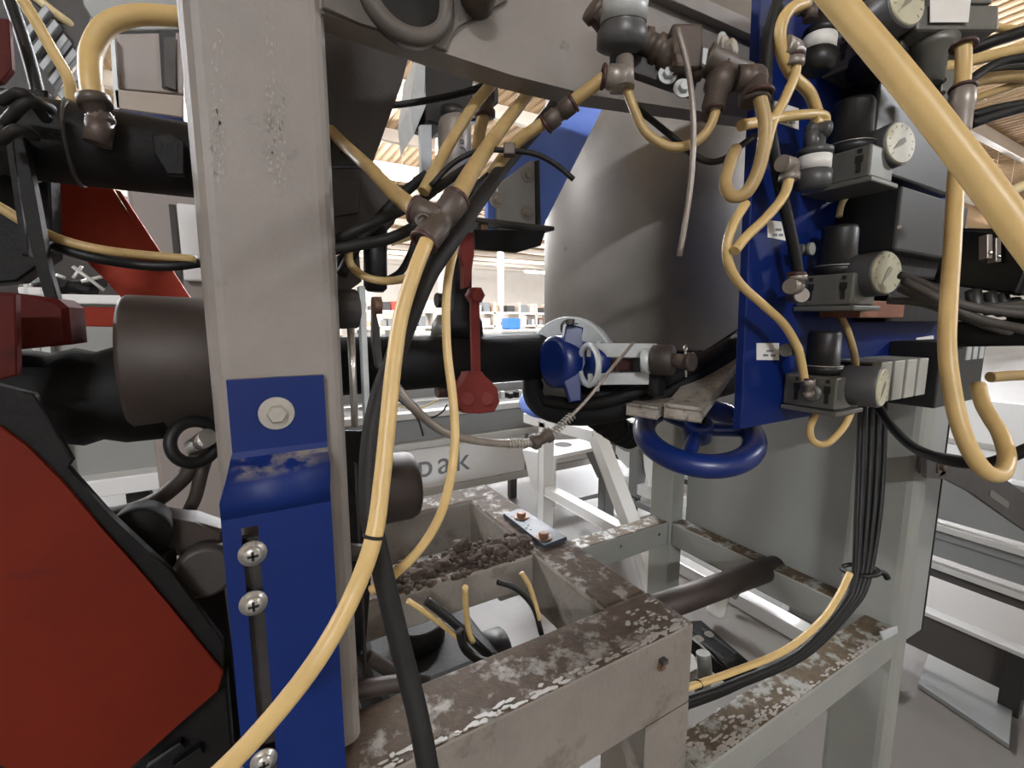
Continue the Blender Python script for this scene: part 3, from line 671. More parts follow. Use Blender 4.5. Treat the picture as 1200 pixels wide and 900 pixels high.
# big black valve boxes
VBx = thing('solenoid_box', onY(1060, 300, .27), 'large black box behind the thick near hose, beside the middle gauge', 'valve')
B('body', (.635, .245, zz(1060, 292, .63)), (.83, PV - .001, zz(1060, 215, .63)), 'block', VBx, .003)
B('lower_body', (.66, .262, zz(1060, 320, .66)), (.86, PV - .001, zz(1060, 293, .66)), 'dirtydark', VBx, .003)
B('rear_box', (.70, .272, zz(1080, 378, .70)), (.99, PV - .001, zz(1080, 322, .70)), 'dirtydark', VBx, .002)
CY('tiny_screw', at(1054, 266, .475), at(1054, 266, .472), .002, 'chrome', VBx, 10)
B('upper_body', (.625, .272, zz(1020, 200, .63)), (.86, PV - .001, zz(1020, 60, .63)), 'block', VBx, .003)
VI = thing('valve_island', at(1150, 320, .45), 'black valve island with small bright plugs at the right edge', 'valve')
bar('body', at(1128, 300, .47), at(1230, 310, .40), .024, 'block', VI, .02, .003)
bar('cable_tray', at(1118, 392, .46), at(1240, 388, .40), .012, 'dirtydark', VI, .02, .003)
for i, q in enumerate(((1155, 290), (1165, 294), (1176, 303))):
    p = at(q[0], q[1], .42); bm = nb(); add_obox(bm, p, RT * .0026, FWD * .004, UP * .011, .0008); s = obj('plug', bm, 'fitl', VI); bm = nb(); add_ball(bm, p - FWD * .004 - UP * .006, .0022, 2); obj('plug_light', bm, 'chrome', s)
for q in ((1140, 340), (1158, 343), (1172, 345), (1186, 350)):
    p = at(q[0], q[1], .42); CY('cable_gland', p, p - Z * .02 - FWD * .006, .006, 'block', VI, 14, .001)
# grey mixing block top right
GB = thing('grey_port_block', at(1110, 70, .46), 'pale grey cast port block at the top beside the thick near hose', 'valve')
bm = nb(); add_obox(bm, at(1116, 4, .46), RT * .020, FWD * .02, UP * .016, .002); obj('top_block', bm, 'alu', GB)
bm = nb(); add_obox(bm, at(1098, 40, .46), RT * .040, FWD * .022, UP * .012, .003); obj('flange', bm, 'alu', GB)
bm = nb(); add_lathe(bm, at(1092, 50, .46), -Z, [(0, .022), (.008, .020), (.012, .014), (.04, .013)], 24); obj('neck', bm, 'alu', GB)
bm = nb(); add_obox(bm, at(1108, 108, .465), RT * .008, FWD * .004, UP * .02, .001); obj('hole_plate', bm, 'alu', GB)
for q in ((1106, 94), (1105, 109)): CY('plate_hole', at(q[0], q[1], .4605), at(q[0], q[1], .459), .0022, 'ink', GB, 10)
SL('smear_sticker', px((1090, 0, .435), (1138, -2, .435), (1135, 26, .435), (1090, 26, .435)), FWD * .0006, 'white', GB)

# slotted arm at the right
AR = thing('support_strut', onY(1150, 580, .30), 'dark steel arm with an oval slot running down right from the pale post', 'arm')
q = [onY(a, b, .30) for a, b in ((1086, 528), (1128, 534), (1160, 548), (1230, 600), (1230, 640), (1196, 618), (1140, 578), (1110, 562), (1086, 560))]
SL('arm_plate', q, Y * .008, 'dark', AR, .001)
a, b = onY(1161, 578, .2995), onY(1181, 592, .2995); d = (b - a).normalized(); s = d.cross(Y).normalized(); w = .0075
SL('oval_slot', [a + (-d * math.sin(t) + s * math.cos(t)) * w if k < 7 else b + (d * math.sin(t - math.pi) * 1 - s * math.cos(t - math.pi)) * w for k, t in enumerate([i * math.pi / 6 for i in range(7)] + [math.pi + i * math.pi / 6 for i in range(7)])], -Y * .0006, 'alu', AR)
B('foot_block', onY(1086, 532, .33), onY(1100, 560, .30), 'dark', AR, .002)
hexbolt(onY(1101, 546, .30), -Y, .008, AR, 'fit')
TB('edge_rail', [onY(1150, 565, .33), onY(1230, 612, .33)], .006, 'plate', AR)

# ------------------------------------------------------------------ fittings in front of the beam
FR = thing('filter_tee', at(730, 40, .37), 'row of brown pipe fittings with a black banded filter in front of the grey beam', 'fitting')
bm = nb(); ax = (at(732, 4, .37) - at(726, 80, .385)).normalized(); c = at(726, 80, .385)
add_lathe(bm, c, ax, [(0, .008), (.010, .009), (.012, .016), (.014, .0200), (.024, .0205), (.028, .0185), (.030, .0180), (.050, .0180), (.052, .020), (.064, .017)], 30); fb = obj('filter_bowl', bm, 'gaugec', FR)
bm = nb(); add_lathe(bm, c + ax * .0305, ax, [(0, .0186), (.0185, .0186)], 30); obj('paper_band', bm, 'plate', fb)
elbow(FR, at(710, 28, .385), V((.9, .2, -.4)), V((-.8, 0, .45)), .010, .016, .018, 'fit', 'inlet_elbow')
CY('drain', c, c - ax * .018, .0065, 'fitl', FR, 14)
a, b = at(752, 46, .385), at(795, 72, .385)
bm = nb(); dd = (b - a); l = dd.length; add_lathe(bm, a, dd, [(0, .010), (l * .15, .0115), (l * .2, .009), (l * .32, .009), (l * .36, .0115), (l * .5, .0115), (l * .54, .009), (l * .62, .013), (l, .013)], 18); obj('nipple', bm, 'fit', FR)
bm = nb(); add_obox(bm, at(800, 64, .385), RT * .013, FWD * .012, UP * .018, .003); obj('cross_block', bm, 'fit', FR)
bm = nb(); add_lathe(bm, at(808, 72, .385), at(826, 82, .385) - at(808, 72, .385), [(0, .011), (.012, .012), (.016, .009)], 8); obj('union', bm, 'fit', FR)
T1, T2, T3 = at(826, 70, .38), at(874, 92, .38), at(840, 108, .38)
bm = nb(); add_lathe(bm, T1, T2 - T1, [(0, .013), (.003, .013), (.004, .0115), ((T2 - T1).length, .0115)], 20); m0 = T1.lerp(T2, .45); add_lathe(bm, m0, T3 - m0, [(0, .0115), (.018, .0115), (.020, .009), (.034, .009), (.035, .0075), (.042, .0075)], 20); obj('tee', bm, 'fit', FR)
SL('tee_edge', px((824, 56, .368), (830, 57, .368), (827, 76, .368), (823, 74, .368)), FWD * .003, 'plate', FR)
elbow(FR, at(884, 92, .375), RT, -UP, .011, .016, .02, 'fit', 'outlet_elbow'); collar(FR, at(889, 110, .37), UP, .0095)
collar(FR, at(838, 128, .372), UP, .0065)
hexbolt(at(851, 60, .384), V((.25, -1, .15)), .0068, FR, 'steel')
bm = nb(); add_torus(bm, at(847, 60, .39), V((.4, -1, 0)), .012, .0022, 24, 8); obj('clip', bm, 'plate', FR)
bm = nb(); add_obox(bm, at(770, 78, .393), RT * .034 - UP * .012, FWD * .005, UP * .014 + RT * .004, .002); obj('mount_plate', bm, 'dark', FR)
for q in ((782, 88), (800, 104)): hexbolt(at(q[0], q[1], .385), -FWD, .0045, FR, 'plate')
a, b = at(708, 90, .375), at(732, 92, .375)
bm = nb(); add_lathe(bm, a, b - a, [(0, .0082), (.003, .0082), (.004, .0095), ((b - a).length, .0095)], 18); add_lathe(bm, b, UP, [(-.008, .008), (.016, .007)], 16); obj('swivel_elbow', bm, 'fitl', FR)
collar(FR, at(707, 90, .375), b - a, .008)

# ------------------------------------------------------------------ hoses
def hose(name, pts, r, m, label, cat='hose', ends=(), n=12):
    t = thing(name, at(*pts[len(pts) // 2]), label, cat)
    TB('tube', px(*pts), r, m, t, n); return t
def hose1(name, pts, r, m, label, cat='hose', group=None, n=10):
    bm = nb(); add_tube(bm, px(*pts), r, n, 6); o = obj(name, bm, m); return tag(o, label, cat, group)
hose1('air_hose', ((893, -105, .182), (980, 0, .172), (1060, 95, .164), (1138, 195, .157), (1205, 284, .151), (1290, 398, .144)), .0048, 'hose', 'very thick looking yellow hose crossing close in front of everything at top right', n=20)
mh = hose('air_hose', ((500, 283, .285), (486, 318, .278), (470, 370, .272), (461, 430, .264), (454, 500, .256), (448, 560, .249), (438, 630, .240), (416, 692, .235), (380, 760, .222), (330, 828, .215), (262, 902, .208), (190, 960, .205)), .0046, 'hose', 'long thick yellow hose from the brown tee down across the blue bracket', n=18)
bm = nb(); add_torus(bm, at(437.5, 629, .240), at(439, 622, .2405) - at(436, 636, .2395), .0048, .0009, 24, 8); obj('cable_tie', bm, 'black', mh)
TE = thing('hose_tee', at(512, 262, .30), 'dirty brown push-in tee joining three yellow hoses', 'fitting')
t0, t1 = at(497, 284, .292), at(535, 234, .308); tc = t0.lerp(t1, .5)
bm = nb(); dd = t1 - t0; l = dd.length; add_lathe(bm, t0, dd, [(0, .0088), (l * .06, .0092), (l * .4, .0092), (l * .42, .0082), (l * .58, .0082), (l * .6, .0092), (l * .94, .0092), (l, .0088)], 22)
sd = at(486, 246, .302) - tc; add_lathe(bm, tc, sd, [(0, .0085), (sd.length * .9, .0090), (sd.length, .0085)], 20); obj('body', bm, 'fit', TE)
bm = nb(); add_lathe(bm, at(496, 259, .292), -FWD, [(-.004, .005), (.002, .005), (.002, .003), (.0, .003)], 16); obj('eyelet', bm, 'fit', TE)
collar(TE, t0, dd, .0082); collar(TE, t1, dd, .0082); collar(TE, at(486, 246, .302), sd, .008)
hose1('air_hose', ((533, 236, .307), (556, 196, .36), (584, 155, .43), (622, 104, .50), (650, 60, .56)), 0.0065, 'hosed', 'yellow hose from the brown tee up behind the grey beam')
hose1('air_hose', ((488, 247, .303), (462, 226, .34), (432, 196, .40), (402, 168, .455), (370, 135, .50)), 0.0060, 'hosed', 'yellow hose from the brown tee up left behind the column')
hose1('air_hose', ((496, 225, .42), (512, 195, .43), (538, 150, .45), (562, 115, .46), (590, 84, .48)), 0.0055, 'hosed', 'slanting yellow hose across the labelled grey cylinder')
hv = hose('air_hose', ((567, 136, .52), (563, 150, .52), (558, 180, .515), (548, 215, .50)), .0068, 'hosed', 'short upright yellow hose below the brown elbow under the beam')
elbow(hv, at(568, 120, .52), V((-.3, 0, -1)), -Z, .011, .016, .016, 'fit'); collar(hv, at(567, 135, .52), Z, .009)
bm = nb(); add_lathe(bm, at(566, 102, .52), V((0, 0, 1)), [(-.01, .012), (.004, .012), (.006, .008)], 18); obj('nut', bm, 'fitl', hv)
hose1('air_hose', ((408, 292, .42), (412, 312, .42), (432, 326, .42), (460, 329, .42), (490, 320, .40), (520, 296, .37), (545, 262, .37)), 0.0037, 'hosed', 'thin yellow hose looping behind the thick one just right of the column')
hose1('air_hose', ((540, 262, .36), (529, 305, .34), (523, 350, .335), (524, 410, .33), (531, 470, .325), (533, 520, .32), (526, 570, .315), (512, 612, .315), (488, 648, .315), (458, 676, .315), (435, 692, .315)), 0.0033, 'hose', 'slim yellow hose hanging past the black pipe down to the dirt heap')
hose1('air_hose', ((458, 284, .46), (482, 277, .46), (505, 273, .46)), 0.0035, 'hosep', 'short pale yellow hose end left of the brown tee')
ih = hose('air_hose', ((575, 205, .42), (600, 172, .41), (625, 152, .40), (650, 136, .395), (675, 116, .385), (708, 91, .375)), .0052, 'hosed', 'yellow hose with an inline brown coupling from the beam fitting to the tied bundle')
a, b = at(640, 146, .398), at(672, 120, .387); dd = b - a; l = dd.length
bm = nb(); add_lathe(bm, a, dd, [(0, .0068), (l * .1, .0078), (l * .4, .0078), (l * .42, .0064), (l * .55, .0064), (l * .57, .0078), (l * .92, .0078), (l, .0068)], 18); obj('coupling', bm, 'fit', ih)
collar(ih, a, dd, .007); collar(ih, b, dd, .007)
hose1('air_hose', ((733, 98, .378), (742, 125, .38), (757, 155, .38), (785, 172, .38), (812, 168, .378), (830, 152, .374), (839, 130, .372)), 0.0038, 'hosed', 'yellow hose hanging in a U between two fittings under the beam')
hose1('air_hose', ((890, 112, .37), (897, 150, .37), (890, 195, .375), (875, 225, .38), (858, 230, .385), (850, 215, .39), (856, 190, .40), (862, 175, .41)), 0.0053, 'hosed', 'yellow hose looping down from the last beam elbow left of the blue panel')
hose1('air_hose', ((954, 141, -.036), (966, 146, -.036), (966, 136, -.036), (950, 134, -.036), (920, 137, -.036), (890, 143, -.036), (868, 147, -.036)), 0.0046, 'hose', 'yellow hose running level to the left from the upper switch elbow')
hose1('air_hose', ((945, 3, -.03), (925, 12, -.03), (914, 35, -.03), (917, 65, -.03), (930, 90, -.03), (948, 108, -.03), (957, 130, -.03), (960, 140, -.03)), 0.0055, 'hose', 'yellow hose arching at the top left of the panel down to the upper switch')
hose1('air_hose', ((931, 66, -.036), (932, 85, -.036), (920, 115, -.036), (905, 145, -.036), (896, 180, -.036)), 0.0046, 'hose', 'yellow hose dropping left from the topmost switch')
hose1('air_hose', ((926, 206, -.04), (918, 230, -.04), (898, 255, -.04), (875, 277, -.04), (861, 294, -.04)), 0.0046, 'hose', 'yellow hose curving left and down from the grey round switch')
hose1('air_hose', ((874, 238, -.03), (857, 268, -.03), (852, 300, -.03), (865, 330, -.03), (895, 358, -.03), (920, 382, -.03), (936, 412, -.03), (943, 446, -.03)), 0.0044, 'hose', 'yellow hose snaking down the panel edge to the lowest regulator')
hose1('air_hose', ((980, 362, .56), (992, 385, .565), (1001, 415, .57), (1003, 440, .57)), 0.0042, 'hosed', 'short yellow hose behind the lowest gauge coming down from the middle regulator')
hose1('air_hose', ((1000, 474, .54), (990, 498, .535), (970, 519, .53), (954, 518, .53), (949, 503, .53), (957, 482, .535)), 0.0040, 'hose', 'small yellow hose loop hanging under the blue panel edge')
hose1('air_hose', ((992, 230, .54), (986, 240, .54), (983, 254, .54)), 0.0035, 'hosep', 'tiny pale hose stub between the upper and middle regulators')
rh = hose('air_hose', ((1129, 52, .42), (1129, 78, .42), (1127, 108, .418), (1124, 150, .415), (1120, 215, .405), (1116, 290, .39), (1112, 350, .38), (1110, 410, .37), (1118, 470, .365), (1132, 518, .36), (1152, 550, .36), (1172, 556, .37), (1180, 536, .385), (1172, 508, .40), (1162, 492, .41), (1152, 474, .425), (1146, 452, .44)), .0060, 'hose', 'yellow hose hanging down the right side in a long loop over the slotted arm', n=16)
a, b = at(1128, 104, .417), at(1125, 158, .414); dd = b - a
bm = nb(); l = dd.length; add_lathe(bm, a, dd, [(0, .0078), (l * .1, .0096), (l * .42, .0096), (l * .45, .0084), (l * .9, .0078), (l, .005)], 22); obj('coupling', bm, 'fitl', rh); collar(rh, a, dd, .0085); collar(rh, at(1129, 54, .42), dd, .0085)
hose1('air_hose', ((1098, 82, .50), (1120, 76, .50), (1160, 66, .50), (1240, 48, .50)), 0.0060, 'hose', 'upper of the level yellow hoses behind the coupling at far right')
hose1('air_hose', ((1128, 100, .52), (1160, 92, .52), (1200, 90, .52), (1250, 95, .52)), 0.0063, 'hosed', 'lower level yellow hose behind the coupling at far right')
hose1('air_hose', ((1135, 118, .53), (1165, 108, .53), (1200, 96, .53), (1250, 80, .53)), 0.0044, 'hosed', 'lowest thin yellow hose of the level bunch at far right')
hose1('air_hose', ((1135, 24, .55), (1160, 31, .55), (1200, 36, .55), (1250, 40, .55)), 0.0046, 'hose', 'yellow hose leaving the pale port block to the right')
hose1('air_hose', ((1180, 226, .5), (1205, 216, .5), (1250, 205, .5)), 0.0053, 'hosep', 'short pale hose at the right edge beneath the thick near hose')
hose1('air_hose', ((1160, 442, .46), (1185, 440, .46), (1240, 438, .46)), 0.0053, 'hosed', 'brownish yellow hose leaving right from the manifold end block')
lh = hose('air_hose', ((770, 824, .655), (800, 808, .66), (860, 787, .675), (920, 762, .695), (960, 730, .72), (982, 700, .745), (996, 672, .765)), .0050, 'hose', 'yellow hose lying with black cables along the front rail of the support frame')
bm = nb(); add_torus(bm, at(818, 802, .665), V((1, .4, 0)), .0066, .0012, 20, 6); obj('cable_tie', bm, 'black', lh)
hose1('air_hose', ((478, 704, .62), (505, 722, .64), (530, 742, .66), (545, 756, .67)), 0.0037, 'hose', 'yellow hose slanting in the opening of the base frame')
hose1('air_hose', ((545, 688, .60), (546, 712, .62), (549, 738, .64), (554, 752, .65)), 0.0040, 'hose', 'upright yellow hose in the opening of the base frame')
hose1('air_hose', ((611, 671, .62), (620, 686, .62), (626, 704, .62), (632, 726, .62)), 0.0035, 'hosed', 'curved yellow hose stub at the right of the base frame opening')
# left side hoses
la = hose('air_hose', ((110, 120, .375), (106, 88, .375), (108, 58, .38), (125, 30, .385), (158, 18, .395), (200, 19, .41), (240, 24, .43)), .0080, 'hose', 'fat yellow hose arching from the greasy cylinder to behind the column', n=16)
elbow(la, at(118, 140, .372), V((.2, 0, 1)), Z * 1 + RT * -.25, .0105, .020, .018, 'fit')
hose1('air_hose', ((20, -10, .42), (42, 25, .43), (62, 60, .44), (80, 92, .45), (84, 118, .46)), 0.0049, 'hose', 'yellow hose slanting down to the greasy cylinder at upper left')
hose1('air_hose', ((34, -10, .55), (60, 12, .56), (88, 32, .58), (112, 46, .60)), 0.0053, 'hosep', 'pale hose at the top left behind the slanting one')
hose1('air_hose', ((-40, 222, .36), (0, 243, .37), (35, 264, .38), (75, 282, .39), (120, 293, .40), (170, 299, .42), (230, 304, .44)), 0.0040, 'hosed', 'dusty yellow hose running across the left below the greasy cylinder')
hose1('air_hose', ((118, 205, .56), (126, 235, .56), (134, 262, .56), (148, 284, .56)), 0.0053, 'hose', 'short yellow hose in front of the red brace')
# black hoses and cables
hose1('cable', ((665, 98, .56), (636, 140, .50), (596, 188, .44), (560, 236, .37), (530, 280, .32), (502, 322, .305), (482, 368, .30), (462, 420, .295), (444, 470, .29), (434, 530, .285), (434, 600, .28), (448, 668, .28), (470, 760, .28), (490, 840, .275), (505, 920, .27)), .0064, 'cable', 'thick black cable running beside the long yellow hose to the bottom', 'cable', n=14)
hose1('cable', ((690, 95, .58), (655, 122, .54), (620, 160, .50), (580, 205, .46), (540, 235, .46), (500, 262, .47)), .0072, 'cable', 'thick black cable second in the slanting bundle by the blue gusset', 'cable')
hose1('cable', ((440, 126, .55), (480, 121, .52), (520, 114, .50), (552, 106, .49), (575, 98, .49)), .0036, 'cable', 'slim black cable crossing level in front of the black actuator box', 'cable')
hose1('cable', ((385, 286, .40), (418, 270, .40), (450, 256, .41), (490, 236, .43), (530, 208, .46), (565, 185, .48)), .0046, 'cable', 'upper black cable running from the column to the tied bundle', 'cable')
hose1('cable', ((385, 294, .38), (420, 287, .38), (455, 280, .38), (490, 264, .39)), .0046, 'cable', 'lower black cable running from the column to behind the brown tee', 'cable')
hose1('cable', ((400, 322, .46), (420, 285, .47), (450, 250, .48), (478, 222, .49), (500, 205, .50)), .0055, 'cable', 'black cable rising steeply behind the tee from the guide bar', 'cable')
hose1('cable', ((455, 328, .50), (470, 318, .50), (482, 296, .50), (488, 275, .50)), .004, 'cable', 'small black cable loop behind the thin yellow loop', 'cable')
zt = hose('cable', ((505, 218, .40), (530, 192, .40), (560, 177, .40), (590, 176, .40), (625, 180, .40), (650, 192, .40), (672, 210, .40)), .0024, 'cable', 'dark cable tie whose long tail points right over the blue gusset', 'cable tie')
bm = nb(); add_obox(bm, at(597, 176, .395), RT * .005, FWD * .004, UP * .005, .001); obj('tie_head', bm, 'fit', zt)
hose1('cable', ((920, -20, -.022), (908, 15, -.022), (900, 55, -.022), (898, 105, -.022), (905, 170, -.022), (918, 235, -.022), (930, 290, -.022), (936, 325, -.022)), .0056, 'cable', 'black cable running down the left part of the blue panel to the middle regulator', 'cable')
hose1('cable', ((1030, 478, .60), (1045, 500, .56), (1070, 524, .50), (1105, 538, .44), (1140, 543, .41), (1170, 540, .40), (1230, 515, .38)), .0052, 'black', 'black cable sagging behind the right hose loop across the pale post', 'cable')
cabs = [(((1055, 322, .46), (1085, 334, .44), (1115, 352, .42), (1150, 362, .41), (1230, 372, .39)), 'top'), (((1060, 330, .45), (1090, 345, .43), (1120, 362, .42), (1155, 376, .41), (1230, 392, .38)), 'second'), (((1055, 338, .47), (1085, 350, .45), (1120, 356, .43), (1160, 360, .42), (1230, 352, .40)), 'third'), (((1040, 352, .48), (1080, 355, .46), (1120, 368, .44), (1165, 384, .42), (1230, 402, .40)), 'fourth'), (((1140, 350, .43), (1150, 358, .42), (1175, 360, .41), (1230, 362, .40)), 'short'), (((1100, 360, .45), (1130, 372, .44), (1165, 388, .43), (1230, 410, .41)), 'lowest')]
for pts, w in cabs:
    hose1('cable', pts, .0040, 'cabled', w + ' dusty black cable of the bunch between the middle gauge and the right edge', 'cable', 'cables right of the middle gauge')
for i, (pts, r, lab) in enumerate(((((1134, 60, .56), (1165, 48, .55), (1240, 24, .54)), .0068, 'topmost thick black hose above the level yellow hoses at far right'), (((1134, 96, .50), (1160, 78, .50), (1185, 70, .50), (1240, 66, .50)), .0046, 'black hose between the level yellow hoses at far right'), (((1136, 92, .56), (1165, 82, .56), (1240, 76, .56)), .0042, 'thin black hose behind the level yellow hoses at far right'), (((1136, 136, .50), (1165, 128, .50), (1200, 122, .50), (1240, 118, .50)), .0048, 'black hose end just beneath the level yellow hoses'), (((1136, 146, .50), (1170, 134, .50), (1210, 124, .50), (1240, 120, .50)), .0055, 'lowest black hose end at far right below the coupling'))):
    hose1('cable', pts, r, 'black', lab, 'cable')
SG = thing('cable_bundle_strap', at(1005, 672, .82), 'black strap holding the upright cables to the pale post', 'strap')
bm = nb(); add_torus(bm, at(1008, 668, .80), V((0, .2, 1)), .026, .004, 28, 8); obj('strap_loop', bm, 'black', SG)
TB('strap_tail', px((1024, 670, .79), (1036, 672, .79), (1040, 678, .79)), .005, 'black', SG)
for i, (dx, r) in enumerate(((0, .0072), (9, .0062), (17, .0065), (25, .006), (-4, .005))):
    hose1('cable', ((1012 + dx, 470, .80), (1010 + dx, 540, .80), (1007 + dx * .9, 610, .79), (1002 + dx * .6, 680, .78), (985 + dx * .5, 714, .77), (935 + dx * .3, 766 + dx * .1, .74), (862, 800 + i * 1.5, .71), (795, 824 + i * 2, .69)), r * .8, 'black', ('outermost', 'second', 'third', 'fourth', 'thinnest')[i] + ' black cable in the upright bundle strapped to the pale post', 'cable', 'upright cable bundle on the pale post')
gt = hose('metal_hose', ((462, 450, .42), (485, 478, .43), (515, 503, .45), (550, 515, .47), (595, 520, .50), (628, 518, .518)), .0042, 'fitl', 'grey flexible lead with spring ends sagging from the yellow hose to the clamp yoke')
TB('thin_lead', px((640, 510, .522), (662, 494, .532), (690, 466, .54), (718, 430, .55), (742, 402, .57)), .0021, 'fitl', gt)
bm = nb(); add_lathe(bm, at(622, 520, .515), at(646, 508, .525) - at(622, 520, .515), [(0, .006), (.003, .009), (.009, .009), (.010, .007), (.020, .007), (.021, .009), (.026, .009)], 16); obj('gland', bm, 'fit', gt)
for q0, q1 in (((594, 520, .50), (622, 519, .516)), ((648, 507, .527), (672, 486, .536))):
    a, b = at(*q0), at(*q1); d = (b - a).normalized(); e1, e2 = basis(d)
    TB('spring', [a.lerp(b, t / 56) + (e1 * math.cos(t * .9) + e2 * math.sin(t * .9)) * .0046 for t in range(57)], .0008, 'steel', gt, 5)
hose1('drop_wire', ((794, 34, .36), (806, 80, .36), (812, 130, .36), (812, 180, .365), (807, 235, .37), (796, 300, .38)), .0022, 'fitl', 'thin grey tube hanging from the beam in front of the steel vessel', 'tube')
hose1('wire', ((478, 474, .56), (492, 487, .56), (506, 489, .56), (518, 483, .56), (524, 474, .56)), .0010, 'black', 'thin black wire forming a small bow under the black pipe', 'wire')
hose1('wire', ((748, 128, .44), (790, 162, .44), (820, 186, .44), (845, 188, .44), (872, 168, .44), (884, 160, .45)), .0030, 'cable', 'thin dark wire behind the U-shaped yellow hose at the vessel', 'wire')
hose1('wire', ((464, 466, .55), (478, 478, .55), (489, 490, .55), (494, 503, .55), (496, 511, .55)), .0012, 'black', 'thin black wire hanging beside the yellow hose over the lettered conveyor', 'wire') 
hose1('wire', ((462, 472, .57), (480, 479, .57), (498, 476, .57), (514, 468, .57)), .0012, 'hosep', 'thin pale wire curling beneath the black pipe', 'wire')
# black hoses in the base frame opening and dark machinery under it
hose1('cable', ((500, 704, .64), (530, 728, .65), (555, 752, .66), (585, 780, .66)), .0062, 'black', 'thick black hose slanting in the base frame opening', 'cable')
hose1('cable', ((583, 682, .60), (605, 690, .61), (625, 712, .62), (636, 748, .62)), .0036, 'black', 'thin black cable arching at the right of the base frame opening', 'cable')
hose1('cable', ((538, 738, .64), (545, 760, .64), (565, 775, .63), (590, 778, .62)), .0062, 'black', 'black hose loop at the front of the base frame opening', 'cable')
hose1('cable', ((650, 905, .60), (668, 880, .61), (695, 858, .62), (735, 840, .63)), .0075, 'brown', 'brown hose curving beneath the front rail of the base frame', 'cable')
hose1('cable', ((428, 768, .50), (445, 778, .52), (468, 792, .55), (500, 800, .6)), .008, 'brown', 'short brown hose left of the black cable at the base frame', 'cable')
GX = thing('greasy_gearbox', (.17, .50, .40), 'greasy black gearbox below the opening of the base frame', 'gearbox')
add_box(bm := nb(), (.17, .80, .36), (.45, 1.05, .52), .03, 3); obj('housing', bm, 'dirtydark', GX)
CY('shaft_cover', (.30, .95, .52), (.30, .95, .57), .06, 'dirtydark', GX, 24, .006)
CY('motor', (.4505, .92, .44), (.51, .92, .44), .05, 'block', GX, 24, .006)
for k in range(4): CY('stand_leg', (.20 + .07 * k, .92, 0), (.20 + .07 * k, .92, .34), .012, 'black', GX, 10)
B('foot_flange', (.16, .79, .335), (.46, 1.06, .358), 'dark', GX, .003)
DT = thing('added_floor_sheet', (.75, 1.35, 0), 'pale sheet added to brighten the floor under the opening of the base frame', 'sheet')  # brightness of the lit floor put into an added, lighter sheet
B('sheet', (.25, .75, .001), (1.02, 1.72, .008), 'addsheet', DT, .001)
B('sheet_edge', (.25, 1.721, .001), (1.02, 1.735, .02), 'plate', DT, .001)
for i, q in enumerate((((592, 905, .55), (604, 885, .56), (622, 872, .57), (640, 866, .58)), ((612, 905, .56), (630, 888, .57), (640, 870, .58)), ((637, 905, .57), (640, 880, .58), (642, 862, .59)))):
    hose1('cable', q, .006, 'black', ('left', 'middle', 'right')[i] + ' black hose of the three under the front rail of the base frame', 'cable')
hose1('cable', ((60, 288, .39), (110, 302, .40), (160, 310, .42), (200, 312, .43), (235, 308, .445)), .0046, 'black', 'black cable running just under the dusty yellow hose at far left', 'cable')

# ------------------------------------------------------------------ machinery left of the column
def PY(v, *q): return [onY(a, b, v) for a, b in q]
RP = thing('red_guard_plate', onY(120, 900, .43), 'large dark red steel plate filling the lower left, cut at an angle', 'guard plate')
SL('plate', PY(.432, (-80, 462), (0, 500), (30, 522), (70, 562), (115, 615), (160, 665), (200, 712), (262, 788), (256, 810), (205, 853), (146, 908), (60, 960), (20, 905), (-80, 850)), Y * .010, 'red', RP, .0012)
SL('edge_strip', PY(.436, (-80, 425), (0, 452), (40, 462), (85, 540), (76, 548), (130, 605), (200, 670), (262, 752), (262, 800), (200, 730), (60, 570), (-80, 500)), Y * .008, 'dirtydark', RP, .001, 'black strip standing for the shadow along the edge of the red plate')  # dark strip painted in for the shadow along the plate's upper edge
BS = thing('black_base', onY(210, 900, .47), 'greasy black machine base below the red plate', 'machine part')
SL('base_plate', PY(.47, (140, 915), (200, 852), (266, 800), (280, 960), (140, 960)), Y * .05, 'dirtydark', BS, .002)
for q0, q1 in (((175, 900), (215, 870)), ((205, 898), (238, 876))): bar('rib', onY(*q0, .465), onY(*q1, .465), .004, 'dirtydark', BS, .004)
SL('backing', PY(.50, (160, 690), (262, 684), (290, 900), (160, 900)), Y * .03, 'dirtydark', BS, .002)
SL('corner_plate', PY(.468, (-60, 860), (20, 905), (60, 960), (-60, 960)), Y * .02, 'dirtydark', BS, .001)
GC = thing('greasy_cylinder', V((-.10, .55, 1.36)), 'greasy black horizontal cylinder at upper left with brown elbow on top', 'cylinder')
gz = onY(140, 177, .556).z
bm = nb(); add_lathe(bm, V((-.23, .556, gz)), X, [(0, .028), (.03, .028), (.034, .031), (.06, .033), (.066, .030), (.072, .033), (.24, .033), (.245, .029)], 36); obj('barrel', bm, 'dirtydark', GC)
for t in (.085, .115): 
    bm = nb(); add_torus(bm, V((-.23 + t, .556, gz)), X, .0330, .0018, 36, 8); obj('clamp_band', bm, 'dark', GC)
bm = nb(); c = at(203, 173, .418); add_lathe(bm, c, V((0, -1, .1)), [(-.012, .007), (.003, .007), (.004, .005)], 18); obj('end_disc', bm, 'alu', GC)
SL('lug', PY(.512, (178, 158), (200, 156), (216, 166), (216, 205), (196, 204), (180, 178)), Y * .01, 'dirtydark', GC, .001)
for q in (((0, 118), (55, 140)), ((5, 145), (60, 128)), ((0, 165), (40, 160))): TB('loose_lead', [onY(*q[0], .50), onY((q[0][0] + q[1][0]) / 2, min(q[0][1], q[1][1]) - 8, .49), onY(*q[1], .51)], .004, 'cable', GC)
B('link_post', onY(10, 165, .52), onY(30, 300, .52) + Y * .02, 'dirtydark', GC, .002)
SL('link_arm', PY(.515, (14, 162), (28, 160), (45, 245), (58, 318), (68, 350), (52, 350), (38, 300), (24, 230)), Y * .012, 'dirtydark', GC, .001)
